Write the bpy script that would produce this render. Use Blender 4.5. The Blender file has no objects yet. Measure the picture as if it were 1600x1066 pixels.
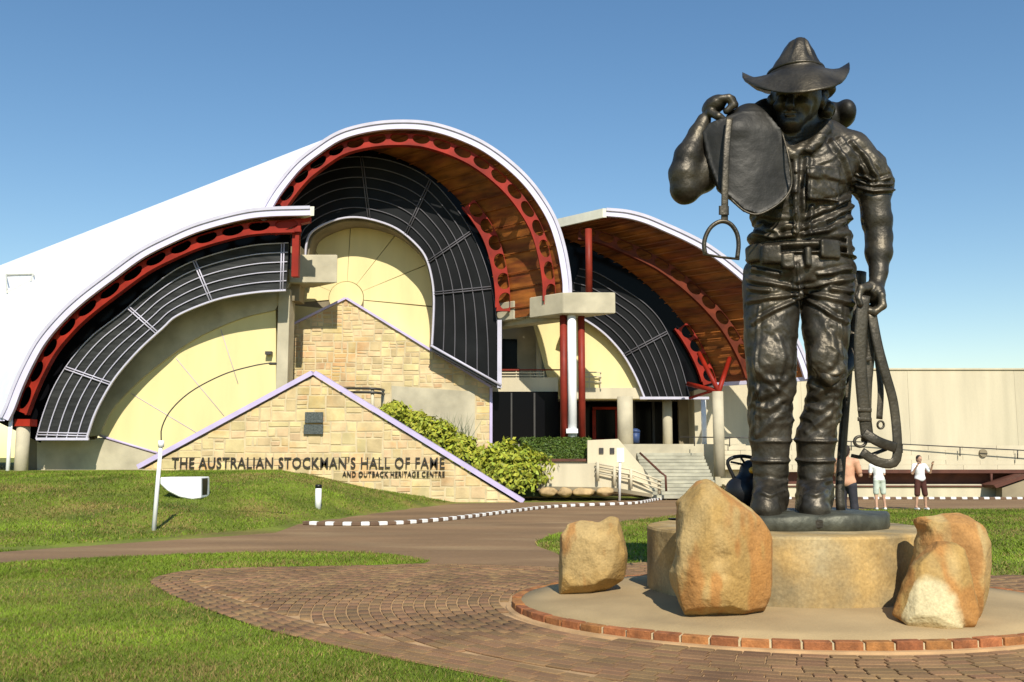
import bpy, bmesh, math, random
import numpy as np
from mathutils import Vector
random.seed(7); rng = np.random.default_rng(7)
scene = bpy.context.scene
COL = scene.collection

# ------------------------------------------------------------------ camera, sky, sun, exposure
TH = math.atan(182/1500.0); CT, ST = math.cos(TH), math.sin(TH); CAMZ = 1.6
cam_d = bpy.data.cameras.new('camera'); cam = bpy.data.objects.new('camera', cam_d); COL.objects.link(cam)
cam.location = (0, 0, CAMZ); cam.rotation_euler = (math.pi/2 + TH, 0, 0)
cam_d.sensor_width = 36; cam_d.lens = 36*1500/1600.0; cam_d.clip_end = 3000
scene.camera = cam
SUN_EL, SUN_AZ = math.radians(41), math.radians(9)      # sun stands behind the camera, a little to the right
world = bpy.data.worlds.new('World'); scene.world = world; world.use_nodes = True
wn = world.node_tree.nodes; wl = world.node_tree.links
sky = wn.new('ShaderNodeTexSky'); sky.sky_type = 'NISHITA'; sky.sun_disc = False
sky.sun_elevation = SUN_EL; sky.sun_rotation = math.pi - SUN_AZ
sky.altitude = 200; sky.air_density = 1.25; sky.dust_density = 0.0; sky.ozone_density = 1.8
hsv = wn.new('ShaderNodeHueSaturation'); hsv.inputs['Saturation'].default_value = 1.2; hsv.inputs['Hue'].default_value = .5
wl.new(sky.outputs[0], hsv.inputs['Color']); wl.new(hsv.outputs[0], wn['Background'].inputs[0]); wn['Background'].inputs[1].default_value = 0.097
sd = bpy.data.lights.new('sun', 'SUN'); sd.energy = 4.6; sd.angle = math.radians(0.5); sd.color = (1.0, 0.94, 0.83)
sun = bpy.data.objects.new('sun', sd); COL.objects.link(sun)
sdir = Vector((math.sin(SUN_AZ)*math.cos(SUN_EL), -math.cos(SUN_AZ)*math.cos(SUN_EL), math.sin(SUN_EL)))
sun.rotation_euler = sdir.to_track_quat('Z', 'Y').to_euler(); sun.location = (20, -60, 60)
vs = scene.view_settings; vs.view_transform = 'Standard'; vs.look = 'None'; vs.gamma = 1; vs.exposure = 0.35
vs.use_curve_mapping = False

# ------------------------------------------------------------------ measuring helpers
def ray(px, py):
    u = (px-800)/1500.0; v = (533-py)/1500.0
    return u, CT - v*ST, ST + v*CT
def P(px, py, D):
    x, y, z = ray(px, py); k = D/y
    return np.array((x*k, D, CAMZ + z*k))
def G(px, py, z=0.0):
    x, y, w = ray(px, py); k = (z-CAMZ)/w
    return np.array((x*k, y*k, z))
def XZ(pts, D): return [tuple(P(a, b, D)[[0, 2]]) for a, b in pts]

# ------------------------------------------------------------------ object helpers
ORG = {}
def thing(name, label, cat, loc=(0, 0, 0), group=None, kind=None):
    o = bpy.data.objects.new(name, None); COL.objects.link(o); o.location = loc
    o.empty_display_size = 0.2
    ORG[o] = np.array(loc, float); tag(o, label, cat, group, kind); return o
def tag(o, label=None, cat=None, group=None, kind=None):
    if label: o['label'] = label
    if cat: o['category'] = cat
    if group: o['group'] = group
    if kind: o['kind'] = kind
    return o
def mkmesh(V, F, mat, smooth=False):
    me = bpy.data.meshes.new('m')
    V = np.asarray(V, np.float32)
    if isinstance(F, np.ndarray):
        n = F.shape[1]
        me.vertices.add(len(V)); me.vertices.foreach_set('co', V.ravel())
        me.loops.add(F.size); me.loops.foreach_set('vertex_index', F.astype(np.int32).ravel())
        me.polygons.add(len(F)); me.polygons.foreach_set('loop_start', np.arange(0, F.size, n, dtype=np.int32))
        me.update(calc_edges=True)
    else:
        me.from_pydata([tuple(map(float, v)) for v in V], [], [tuple(f) for f in F]); me.update()
    if smooth: me.polygons.foreach_set('use_smooth', np.ones(len(me.polygons), bool))
    if mat: me.materials.append(mat)
    return me
def obj(name, V, F, mat, parent=None, origin=None, smooth=False, fix=True):
    V = np.asarray(V, float)
    po = ORG[parent] if parent is not None else np.zeros(3)
    if origin is None: origin = po if parent is not None else np.array([V[:, 0].mean(), V[:, 1].mean(), V[:, 2].min()])
    origin = np.array(origin, float)
    me = mkmesh(V-origin, F, mat, smooth)
    if fix and not isinstance(F, np.ndarray):
        bm = bmesh.new(); bm.from_mesh(me); bmesh.ops.recalc_face_normals(bm, faces=bm.faces); bm.to_mesh(me); bm.free()
    o = bpy.data.objects.new(name, me); COL.objects.link(o)
    o.location = origin-po
    if parent is not None: o.parent = parent
    ORG[o] = origin
    return o
def struct(name, V, F, mat, **k):
    o = obj(name, V, F, mat, origin=(0, 0, 0), **k); o['kind'] = 'structure'; return o
BOXF = [(0, 1, 2, 3), (7, 6, 5, 4), (0, 4, 5, 1), (1, 5, 6, 2), (2, 6, 7, 3), (3, 7, 4, 0)]
def box_vf(c, s, rz=0.0, ch=0.0):
    c = np.array(c, float); hx, hy, hz = np.array(s, float)/2
    V = np.array([(-hx, -hy, -hz), (-hx, hy, -hz), (hx, hy, -hz), (hx, -hy, -hz), (-hx, -hy, hz), (-hx, hy, hz), (hx, hy, hz), (hx, -hy, hz)])
    cs, sn = math.cos(rz), math.sin(rz)
    V = np.c_[V[:, 0]*cs-V[:, 1]*sn, V[:, 0]*sn+V[:, 1]*cs, V[:, 2]] + c
    return V, BOXF
def bevel(o, w=0.02, seg=1):
    bm = bmesh.new(); bm.from_mesh(o.data)
    bmesh.ops.bevel(bm, geom=list(bm.edges), offset=w, segments=seg, profile=0.5, affect='EDGES', clamp_overlap=True)
    bm.to_mesh(o.data); bm.free(); return o
def box(name, x0, x1, y0, y1, z0, z1, mat, parent=None, bv=0.0, rz=0.0, **k):
    V, F = box_vf(((x0+x1)/2, (y0+y1)/2, (z0+z1)/2), (abs(x1-x0), abs(y1-y0), abs(z1-z0)), rz)
    o = obj(name, V, F, mat, parent, **k)
    if bv: bevel(o, bv)
    return o
def pbox(name, px0, py0, px1, py1, D, th, mat, parent=None, bv=0.0, **k):
    a = P(px0, py1, D); b = P(px1, py0, D)
    return box(name, a[0], b[0], D, D+th, a[2], b[2], mat, parent, bv, **k)
def merge(lst):
    V = []; F = []; n = 0
    for v, f in lst:
        V.append(np.asarray(v, float)); F += [tuple(i+n for i in q) for q in f]; n += len(v)
    return np.vstack(V), F
def prism_vf(poly, y0, y1):
    n = len(poly); V = [(x, y0, z) for x, z in poly] + [(x, y1, z) for x, z in poly]
    F = [tuple(range(n)), tuple(range(2*n-1, n-1, -1))] + [(i, (i+1) % n, n+(i+1) % n, n+i) for i in range(n)]
    return np.array(V, float), F
def prism(name, poly, y0, y1, mat, parent=None, **k):
    V, F = prism_vf(poly, y0, y1); return obj(name, V, F, mat, parent, **k)
def flat_vf(poly, z):
    return np.array([(x, y, z) for x, y in poly]), [tuple(range(len(poly)))]
def tube_vf(pts, r, n=8, cap=True, flat=None, up=None):
    pts = np.asarray(pts, float); m = len(pts); rr = np.broadcast_to(np.asarray(r, float), (m,))
    T = np.gradient(pts, axis=0) if m > 2 else np.repeat([pts[1]-pts[0]], 2, 0)
    T /= np.linalg.norm(T, axis=1)[:, None]+1e-9
    a = np.array(up if up is not None else ((0, 1, 0) if abs(T[0][1]) < .8 else (1, 0, 0)), float); V = []
    ang = np.arange(n)*2*math.pi/n
    for i in range(m):
        a = a-T[i]*a.dot(T[i]); a /= np.linalg.norm(a)+1e-9; b = np.cross(T[i], a)
        ra, rb = (rr[i], rr[i]) if flat is None else (rr[i]*flat, rr[i])
        V += [pts[i]+a*math.cos(t)*ra+b*math.sin(t)*rb for t in ang]
    F = [(i*n+j, i*n+(j+1) % n, (i+1)*n+(j+1) % n, (i+1)*n+j) for i in range(m-1) for j in range(n)]
    if cap: F += [tuple(range(n-1, -1, -1)), tuple(range((m-1)*n, m*n))]
    return np.array(V), F
def tube(name, pts, r, mat, parent=None, n=8, smooth=True, flat=None, up=None, **k):
    V, F = tube_vf(pts, r, n, True, flat, up); return obj(name, V, F, mat, parent, smooth=smooth, **k)
def cr(pts, n):
    p = np.asarray(pts, float); p = np.vstack([2*p[0]-p[1], p, 2*p[-1]-p[-2]]); out = []
    for i in range(1, len(p)-2):
        t = np.linspace(0, 1, 24, endpoint=False)[:, None]
        a, b, c, d = p[i-1], p[i], p[i+1], p[i+2]
        out.append(.5*((2*b)+(c-a)*t+(2*a-5*b+4*c-d)*t**2+(3*b-a-3*c+d)*t**3))
    q = np.vstack(out+[p[-2][None]])
    s = np.r_[0, np.cumsum(np.linalg.norm(np.diff(q, axis=0), axis=1))]; u = np.linspace(0, s[-1], n)
    return np.stack([np.interp(u, s, q[:, k]) for k in range(q.shape[1])], 1)
def offs(C, d):      # offset of an x,z curve to the right hand side of its direction (inside of the vaults)
    T = np.gradient(C, axis=0); T /= np.linalg.norm(T, axis=1)[:, None]
    return C + np.stack([T[:, 1], -T[:, 0]], 1)*d
def band_vf(A, B, y0, y1):
    n = len(A)
    V = np.vstack([np.c_[A[:, 0], np.full(n, y0), A[:, 1]], np.c_[B[:, 0], np.full(n, y0), B[:, 1]],
                   np.c_[A[:, 0], np.full(n, y1), A[:, 1]], np.c_[B[:, 0], np.full(n, y1), B[:, 1]]])
    F = []
    for i in range(n-1):
        F += [(i, i+1, n+i+1, n+i), (2*n+i, 3*n+i, 3*n+i+1, 2*n+i+1), (i, 2*n+i, 2*n+i+1, i+1), (n+i, n+i+1, 3*n+i+1, 3*n+i)]
    F += [(0, n, 3*n, 2*n), (n-1, 3*n-1, 4*n-1, 2*n-1)]
    return V, F
def clip(poly, conv):      # Sutherland-Hodgman, conv counter-clockwise
    out = poly
    for i in range(len(conv)):
        a = conv[i]; b = conv[(i+1) % len(conv)]; inp = out; out = []
        f = lambda p: (b[0]-a[0])*(p[1]-a[1])-(b[1]-a[1])*(p[0]-a[0])
        for j in range(len(inp)):
            p, q = inp[j], inp[(j+1) % len(inp)]; fp, fq = f(p), f(q)
            if fp >= 0: out.append(p)
            if (fp >= 0) != (fq >= 0):
                t = fp/(fp-fq); out.append((p[0]+(q[0]-p[0])*t, p[1]+(q[1]-p[1])*t))
        if len(out) < 3: return []
    return out
def area(p): return .5*sum(p[i][0]*p[(i+1) % len(p)][1]-p[(i+1) % len(p)][0]*p[i][1] for i in range(len(p)))
def inpoly(x, y, poly):
    poly = np.asarray(poly); c = np.zeros(np.shape(x), bool); j = len(poly)-1
    for i in range(len(poly)):
        xi, yi = poly[i]; xj, yj = poly[j]
        c ^= ((yi > y) != (yj > y)) & (x < (xj-xi)*(y-yi)/(yj-yi+1e-12)+xi); j = i
    return c
def sdpoly(x, y, poly):
    poly = np.asarray(poly, float); d = np.full(np.shape(x), 1e9)
    for i in range(len(poly)):
        a = poly[i]; b = poly[(i+1) % len(poly)]; ex, ey = b-a
        t = np.clip(((x-a[0])*ex+(y-a[1])*ey)/(ex*ex+ey*ey+1e-12), 0, 1)
        d = np.minimum(d, (x-a[0]-ex*t)**2+(y-a[1]-ey*t)**2)
    return np.where(inpoly(x, y, poly), -1, 1)*np.sqrt(d)

# ------------------------------------------------------------------ materials
def mat(name, col, rough=.75, metal=0.0, var=.12, scale=2.0, bump=.15, bscale=30.0, rand=0.0, island=False, col2=None, c2=(.45, .6), c2scale=1.5,
        spec=.4, attr=None, stretch=(1, 1, 1), hue=0.0, fine=0.0, fscale=60):
    m = bpy.data.materials.new(name); m.use_nodes = True; nt = m.node_tree; N = nt.nodes; L = nt.links
    b = N['Principled BSDF']; b.inputs['Roughness'].default_value = rough; b.inputs['Metallic'].default_value = metal
    b.inputs['Specular IOR Level'].default_value = spec
    geo = N.new('ShaderNodeNewGeometry'); mp = N.new('ShaderNodeMapping'); L.new(geo.outputs['Position'], mp.inputs[0])
    mp.inputs['Scale'].default_value = stretch
    def noise(s, det=5):
        n = N.new('ShaderNodeTexNoise'); n.inputs['Scale'].default_value = s; n.inputs['Detail'].default_value = det
        L.new(mp.outputs[0], n.inputs['Vector']); return n
    def mixc(f, a, c2_, blend='MIX'):
        x = N.new('ShaderNodeMix'); x.data_type = 'RGBA'; x.blend_type = blend
        if isinstance(f, float): x.inputs[0].default_value = f
        else: L.new(f, x.inputs[0])
        for s, v in ((6, a), (7, c2_)):
            if isinstance(v, tuple): x.inputs[s].default_value = (*v[:3], 1)
            else: L.new(v, x.inputs[s])
        return x.outputs[2]
    cur = tuple(col)
    if attr:
        at = N.new('ShaderNodeAttribute'); at.attribute_name = attr; cur = at.outputs['Color']
    if col2:
        n = noise(c2scale, 6); r = N.new('ShaderNodeMapRange'); r.inputs[1].default_value = c2[0]; r.inputs[2].default_value = c2[1]
        L.new(n.outputs[0], r.inputs[0]); cur = mixc(r.outputs[0], cur, tuple(col2))
    if var or rand:
        n = noise(scale, 6)
        hs = N.new('ShaderNodeHueSaturation')
        mr = N.new('ShaderNodeMapRange'); mr.inputs[1].default_value = .3; mr.inputs[2].default_value = .7
        mr.inputs[3].default_value = 1-var*1.6; mr.inputs[4].default_value = 1+var*1.6
        L.new(n.outputs[0], mr.inputs[0]); val = mr.outputs[0]
        if fine:
            n2 = noise(fscale, 3); m2 = N.new('ShaderNodeMapRange'); m2.inputs[1].default_value = .3; m2.inputs[2].default_value = .7
            m2.inputs[3].default_value = 1-fine; m2.inputs[4].default_value = 1+fine; L.new(n2.outputs[0], m2.inputs[0])
            mu = N.new('ShaderNodeMath'); mu.operation = 'MULTIPLY'; L.new(val, mu.inputs[0]); L.new(m2.outputs[0], mu.inputs[1]); val = mu.outputs[0]
        if rand:
            if island: src = geo.outputs['Random Per Island']
            else: src = N.new('ShaderNodeObjectInfo').outputs['Random']
            m3 = N.new('ShaderNodeMapRange'); m3.inputs[3].default_value = 1-rand; m3.inputs[4].default_value = 1+rand; L.new(src, m3.inputs[0])
            mu = N.new('ShaderNodeMath'); mu.operation = 'MULTIPLY'; L.new(val, mu.inputs[0]); L.new(m3.outputs[0], mu.inputs[1]); val = mu.outputs[0]
            if hue:
                wv = N.new('ShaderNodeTexWhiteNoise'); wv.noise_dimensions = '1D'; L.new(src, wv.inputs['W'])
                m4 = N.new('ShaderNodeMapRange'); m4.inputs[3].default_value = .5-hue; m4.inputs[4].default_value = .5+hue
                L.new(wv.outputs[0], m4.inputs[0]); L.new(m4.outputs[0], hs.inputs['Hue'])
        L.new(val, hs.inputs['Value'])
        if isinstance(cur, tuple): hs.inputs['Color'].default_value = (*cur[:3], 1)
        else: L.new(cur, hs.inputs['Color'])
        cur = hs.outputs[0]
    if isinstance(cur, tuple): b.inputs['Base Color'].default_value = (*cur[:3], 1)
    else: L.new(cur, b.inputs['Base Color'])
    if bump:
        n = noise(bscale, 6); bp = N.new('ShaderNodeBump'); bp.inputs['Strength'].default_value = min(1, bump); bp.inputs['Distance'].default_value = .02
        L.new(n.outputs[0], bp.inputs['Height']); L.new(bp.outputs[0], b.inputs['Normal'])
    return m
M = {}
M['roof'] = mat('white_roof_sheet', (.78, .78, .80), .45, var=.03, bump=0)
M['fascia'] = mat('pale_lilac_fascia', (.60, .57, .72), .5, var=.04, bump=0)
M['gutter'] = mat('cream_gutter', (.66, .64, .52), .5, var=.06, bump=.05)
M['red'] = mat('red_steel_paint', (.25, .016, .006), .5, var=.25, scale=1.2, bump=.04, spec=.2)
M['redcol'] = mat('dark_red_column_paint', (.20, .026, .014), .5, var=.15, bump=.04, spec=.2)
M['soffit'] = mat('orange_brown_timber_soffit', (.27, .088, .014), .6, var=.3, scale=.9, bump=.2, bscale=8, stretch=(1, 1, 5), col2=(.17, .038, .01), c2=(.4, .65), c2scale=.5)
M['glass'] = mat('charcoal_louvre_glass', (.009, .0095, .010), .45, var=.3, scale=.6, bump=0, spec=.08)
M['greyglass'] = mat('grey_louvre_glass', (.030, .031, .030), .5, var=.3, scale=1.2, bump=.5, bscale=5, spec=.12, stretch=(1, 1, 6))
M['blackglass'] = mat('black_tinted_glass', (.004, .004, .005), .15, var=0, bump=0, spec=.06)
M['rail'] = mat('white_steel_rail', (.50, .48, .56), .45, var=.05, bump=0)
M['whitepaint'] = mat('white_paint', (.80, .80, .78), .5, var=.04, bump=.03)
M['yellow'] = mat('cream_yellow_render', (.72, .61, .30), .8, var=.05, scale=.9, bump=.05, stretch=(1.3, 1, .25))
M['concrete'] = mat('warm_concrete', (.45, .40, .28), .85, var=.12, scale=1.2, bump=.15, fine=.05)
M['concdark'] = mat('dark_concrete', (.23, .19, .12), .9, var=.2, scale=1.0, bump=.2)  # darker concrete tone for reveals, recesses and bases
M['cream'] = mat('cream_block_wall', (.56, .49, .34), .85, var=.10, scale=.8, bump=.12, fine=.04, stretch=(1.4, 1, .16))
M['coping'] = mat('lilac_coping', (.50, .43, .62), .5, var=.05, bump=.03)
M['mortar'] = mat('pale_mortar', (.54, .44, .26), .9, var=.1, bump=.3)
M['stone'] = mat('honey_sandstone', (.585, .445, .235), .9, var=.12, scale=1.8, bump=.35, bscale=12, rand=.17, hue=.016, col2=(.56, .36, .15), c2=(.50, .70), c2scale=1.1)
M['letter'] = mat('dark_bronze_letters', (.035, .028, .02), .5, var=.05, bump=0)
M['plaque'] = mat('grey_bronze_plaque', (.10, .11, .10), .4, metal=.4, var=.35, scale=18, bump=.3, bscale=25)
M['black'] = mat('black_plastic', (.008, .008, .009), .45, var=.1, bump=.05)
M['bronze'] = mat('dark_bronze', (.064, .055, .041), .45, metal=.66, var=.30, scale=3.2, bump=.25, bscale=34, col2=(.085, .070, .046), c2=(.45, .7), c2scale=2.4, fine=.14, fscale=24, spec=.5)
M['bronzebase'] = mat('grey_green_bronze', (.085, .085, .062), .55, metal=.5, var=.25, scale=6, bump=.5, bscale=14)
M['plinth'] = mat('stained_sandy_concrete', (.30, .235, .125), .92, var=.24, scale=2.2, bump=.5, bscale=16, fine=.16, fscale=34, col2=(.36, .235, .085), c2=(.42, .66), c2scale=1.6)
M['island'] = mat('sandy_cement', (.35, .25, .125), .95, var=.13, scale=1.2, bump=.3, bscale=40, fine=.06, fscale=90)
M['kerbbrick'] = mat('orange_red_kerb_brick', (.30, .118, .036), .85, var=.25, scale=9, bump=.35, bscale=40, rand=.28, hue=.010, fine=.15, fscale=60)
M['paver'] = mat('brown_clay_paver', (.215, .122, .054), .85, var=.18, scale=.9, bump=.35, bscale=45, rand=.20, hue=.010, fine=.12, fscale=70)
M['paverstuff'] = mat('brown_clay_paver_far', (.215, .122, .054), .85, var=.18, scale=.9, bump=.35, bscale=45, rand=.20, island=True, hue=.010, fine=.12, fscale=70)
M['sand'] = mat('sandy_joint', (.40, .25, .12), .95, var=.18, scale=2.5, bump=.2)
M['road'] = mat('brown_asphalt', (.215, .128, .060), .9, var=.14, scale=.7, bump=.3, bscale=60, fine=.12, fscale=30, stretch=(.35, 1, 1), col2=(.27, .175, .085), c2=(.5, .7), c2scale=.9)
M['lawn'] = mat('lawn_ground', (.135, .160, .014), .95, var=.22, scale=.8, bump=.6, bscale=22, col2=(.20, .15, .035), c2=(.47, .68), c2scale=.55, fine=.25, fscale=14)
M['blade'] = mat('grass_blades', (1, 1, 1), .7, var=.18, scale=.7, bump=0, attr='Col', spec=.25)
M['leaf'] = mat('yellow_green_leaf', (1, 1, 1), .6, var=.1, bump=0, attr='Col', spec=.3)
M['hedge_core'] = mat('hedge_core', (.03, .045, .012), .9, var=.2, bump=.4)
M['kerbwhite'] = mat('white_kerb_paint', (.75, .74, .70), .7, var=.08, scale=5, bump=.1)
M['kerbdark'] = mat('bare_brown_kerb', (.14, .085, .05), .85, var=.15, bump=.2)
M['rust'] = mat('rust_brown_steel', (.095, .032, .018), .7, var=.2, bump=.1)
M['steel'] = mat('dark_steel', (.05, .045, .04), .45, var=.1, bump=0)
M['bluebin'] = mat('blue_plastic', (.03, .06, .16), .5, var=.1, bump=0)

# ------------------------------------------------------------------ ground
def sstep(t): t = np.clip(t, 0, 1); return t*t*(3-2*t)
def mound(x, y):
    ye = np.interp(x, [-14, -8.7, -7.2, -5.6, -5.0, -3.6, -2.2], [15.2, 16.6, 18.4, 21.2, 24.2, 29.5, 34.2])
    h = np.interp(x*35/np.clip(y, 20, 36), [-18.7, -8.4, -7.2, -5.6, -3.5, -1.9], [1.08, 1.13, .92, .62, .2, 0])
    return h*sstep((y-ye)/np.maximum(32.5-ye, 2.0))*(np.asarray(y) > ye)*(np.asarray(x) < -1.9)
def GM(px, py):
    x, y, w = ray(px, py); k = 5.0
    while k < 60:
        if CAMZ+w*k <= mound(x*k, y*k): break
        k += .02
    return np.array((x*k, y*k, CAMZ+w*k))
xs = np.r_[-900, -400, -150, -70, np.arange(-40, -24, 2), np.arange(-24, 12, .4), np.arange(12, 40, 2), 60, 150, 400, 900]
ys = np.r_[-60, -20, 0, np.arange(2, 40, .4), np.arange(40, 60, 4), 100, 250, 600, 1500]
XX, YY = np.meshgrid(xs, ys, indexing='ij'); ZZ = mound(XX, YY)
bumpy = (np.sin(XX*1.3+YY*.7)*np.sin(YY*.9-XX*.4))*.05*(ZZ > .15)*(ZZ < 1.0)
ZZ = ZZ+bumpy
nx_, ny_ = XX.shape; idx = np.arange(nx_*ny_).reshape(nx_, ny_)
LF = np.stack([idx[:-1, :-1], idx[1:, :-1], idx[1:, 1:], idx[:-1, 1:]], -1).reshape(-1, 4)
struct('lawn', np.c_[XX.ravel(), YY.ravel(), ZZ.ravel()], LF, M['lawn'], smooth=True)
def gp(lst): return [tuple(G(a, b)[:2]) for a, b in lst]
IC = np.array((2.95, 11.05)); IR = 2.95
EC = np.array((2.95, 10.52)); ERY = 2.42/2.95            # the island itself is a flattened round
# road: a wide sweep from the left, behind the statue and away to the right; a tongue joins the paving
near_edge = gp([(-400, 905), (-150, 890), (0, 880), (150, 872), (300, 866), (450, 862), (560, 863), (625, 868), (672, 877), (640, 890)])
inner = gp([(900, 890), (870, 865), (838, 853), (836, 847), (862, 836), (930, 821), (1010, 811), (1060, 805), (1150, 801), (1390, 796), (1600, 796), (1900, 797)])
far_edge = [(24.0, 38.5), (17, 38.5), (9, 38.5), (4.5, 37.5), (3.0, 35.2), (.1, 34.8), (-1.9, 34.0)] + gp([(640, 795), (560, 806), (470, 818), (430, 833), (200, 849), (0, 863), (-150, 878), (-400, 890)])
road_poly = near_edge + inner + far_edge
V, F = flat_vf(road_poly, .004); struct('road', V, F, M['road'])
# paving
pav_top = gp([(236, 909), (250, 902), (300, 893), (400, 888.5), (550, 886), (660, 883), (760, 884), (900, 888), (1010, 880)])
pav_bot = gp([(236, 913), (265, 930), (300, 945), (400, 981), (500, 1006), (600, 1028), (700, 1047), (800, 1068), (920, 1095), (1100, 1160)])
pav_poly = pav_top + [(2.0, 14.2), (4.5, 13.6), (8.5, 13.0), (12, 12), (12, 3.5)] + pav_bot[::-1]
V, F = flat_vf(pav_poly, .008)
paving = struct('paving', V, F, M['sand'])
lft = np.array(pav_bot[::-1] + pav_top)         # edge against the grass, from near right round the tip
ledge = cr(lft[:], 400)
def cbrick(L, W, H, c=.006):
    x, y = L/2, W/2
    V = [(-x, -y, 0), (x, -y, 0), (x, y, 0), (-x, y, 0), (-x, -y, H-c), (x, -y, H-c), (x, y, H-c), (-x, y, H-c),
         (-x+c, -y+c, H), (x-c, -y+c, H), (x-c, y-c, H), (-x+c, y-c, H)]
    F = [(8, 9, 10, 11)]
    for i in range(4):
        j = (i+1) % 4; F += [(i, j, 4+j, 4+i), (4+i, 4+j, 8+j, 8+i)]
    return np.array(V, float), F
BV, BF = cbrick(.213, .102, .014)
place = []
for k in range(-6, 68):
    r = IR+.20+k*.118; n = int(2*math.pi*r/.226); ph = random.random()
    a = (np.arange(n)+ph)*2*math.pi/n
    x = IC[0]+r*np.cos(a); y = IC[1]+r*np.sin(a)
    ok = inpoly(x, y, pav_poly) & (y > 3.4) & (x < 11) & (((x-EC[0])/(IR+.10))**2+((y-EC[1])/(IR*ERY+.10))**2 > 1) & (np.abs(x) < y*.8+1.5)
    for i in np.where(ok)[0]:
        dm = np.min(np.hypot(ledge[:, 0]-x[i], ledge[:, 1]-y[i]))
        if dm > .515: place.append((x[i], y[i], a[i]+math.pi/2+random.gauss(0, .012), k))
# plain border courses beside the grass
def edge_courses():
    T = np.gradient(ledge, axis=0); T /= np.linalg.norm(T, axis=1)[:, None]; Nn = np.stack([T[:, 1], -T[:, 0]], 1)
    for c in range(4):
        q = ledge+Nn*(.06+c*.118); s = np.r_[0, np.cumsum(np.linalg.norm(np.diff(q, axis=0), axis=1))]
        u = np.arange(.11*(c % 2), s[-1], .226)
        X = np.interp(u, s, q[:, 0]); Y = np.interp(u, s, q[:, 1]); TX = np.interp(u, s, T[:, 0]); TY = np.interp(u, s, T[:, 1])
        for i in range(len(u)):
            if Y[i] > 3.4 and inpoly(np.array([X[i]]), np.array([Y[i]]), pav_poly)[0]: place.append((X[i], Y[i], math.atan2(TY[i], TX[i])+random.gauss(0, .01), 100+c))
edge_courses()
# the bricks that show largest become parts, the rest one mesh
def vis(p):
    d = p[1]; px = 800+1500*p[0]/d*1.007; py = 715+2400/d
    return 0 <= px <= 1600 and py < 1075
place.sort(key=lambda p: (not vis(p), p[1]+.15*abs(p[0])))
bme = mkmesh(BV, BF, M['paver'])
ZB = .0095
for i, p in enumerate(place[:300]):
    o = bpy.data.objects.new('brick', bme); COL.objects.link(o); o.parent = paving
    o.location = (p[0], p[1], ZB+random.uniform(-.002, .0025)); o.rotation_euler = (random.gauss(0, .006), random.gauss(0, .006), p[2])
rest = np.array(place[300:]); nb = len(rest)
cs, sn = np.cos(rest[:, 2])[:, None], np.sin(rest[:, 2])[:, None]
Vx = BV[None, :, 0]*cs-BV[None, :, 1]*sn+rest[:, 0:1]; Vy = BV[None, :, 0]*sn+BV[None, :, 1]*cs+rest[:, 1:2]
Vz = np.repeat(BV[None, :, 2], nb, 0)+ZB+rng.uniform(-.002, .0025, (nb, 1))
FA = np.array([f for f in BF], int)
FF = (FA[None]+(np.arange(nb)*len(BV))[:, None, None]).reshape(-1, 4)
o = obj('brick_field', np.stack([Vx, Vy, Vz], -1).reshape(-1, 3), FF, M['paverstuff'], paving); o['kind'] = 'stuff'
# ---- statue island
isl = thing('statue_island', 'round sandy cement island edged with orange bricks under the bronze statue', 'traffic island', (EC[0], EC[1], 0))
n = 96
def ring(r, z): return [(EC[0]+r*math.cos(t*2*math.pi/n), EC[1]+r*ERY*math.sin(t*2*math.pi/n), z) for t in range(n)]
rs = [(1.2, .17), (2.0, .15), (IR-.5, .115), (IR-.10, .096), (IR-.10, 0)]
V = [(EC[0], EC[1], .18)]+[p for r, z in rs for p in ring(r, z)]; F = [(0, 1+t, 1+(t+1) % n) for t in range(n)]
for k in range(len(rs)-1): F += [(1+k*n+t, 1+(k+1)*n+t, 1+(k+1)*n+(t+1) % n, 1+k*n+(t+1) % n) for t in range(n)]
obj('cement_top', V, F, M['island'], isl, smooth=True)
tt = np.linspace(0, 2*math.pi, 4001); ex, ey = (IR-.055)*np.cos(tt), (IR-.055)*ERY*np.sin(tt); sl_ = np.r_[0, np.cumsum(np.hypot(np.diff(ex), np.diff(ey)))]
nb_ = int(sl_[-1]/.245); kv, kf = box_vf((0, 0, .052), (sl_[-1]/nb_-.020, .105, .094)); kme = mkmesh(kv, kf, M['kerbbrick'])
bm = bmesh.new(); bm.from_mesh(kme); bmesh.ops.recalc_face_normals(bm, faces=bm.faces); bmesh.ops.bevel(bm, geom=list(bm.edges), offset=.006, segments=1, affect='EDGES'); bm.to_mesh(kme); bm.free()
for i in range(nb_):
    t = np.interp((i+.5)*sl_[-1]/nb_, sl_, tt); r = IR-.055+random.gauss(0, .004)
    o = bpy.data.objects.new('brick', kme); COL.objects.link(o); o.parent = isl
    o.location = (r*math.cos(t), r*ERY*math.sin(t), random.gauss(0, .003)); o.rotation_euler = (0, 0, math.atan2(ERY*math.cos(t), -math.sin(t))+random.gauss(0, .01))
V = [p for r, z in ((IR-.107, 0), (IR-.103, .088), (IR-.016, .084), (IR-.016, 0)) for p in ring(r, z)]
F = [(k*n+t, k*n+(t+1) % n, (k+1)*n+(t+1) % n, (k+1)*n+t) for k in range(3) for t in range(n)]
obj('mortar_bed', V, F, M['mortar'], isl)
V = [p for r, z in ((IR-.012, .034), (IR+.06, .028), (IR+.075, 0)) for p in ring(r, z)]
F = [(k*n+t, k*n+(t+1) % n, (k+1)*n+(t+1) % n, (k+1)*n+t) for k in range(2) for t in range(n)]
obj('mortar_fillet', V, F, M['sand'], isl)
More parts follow.
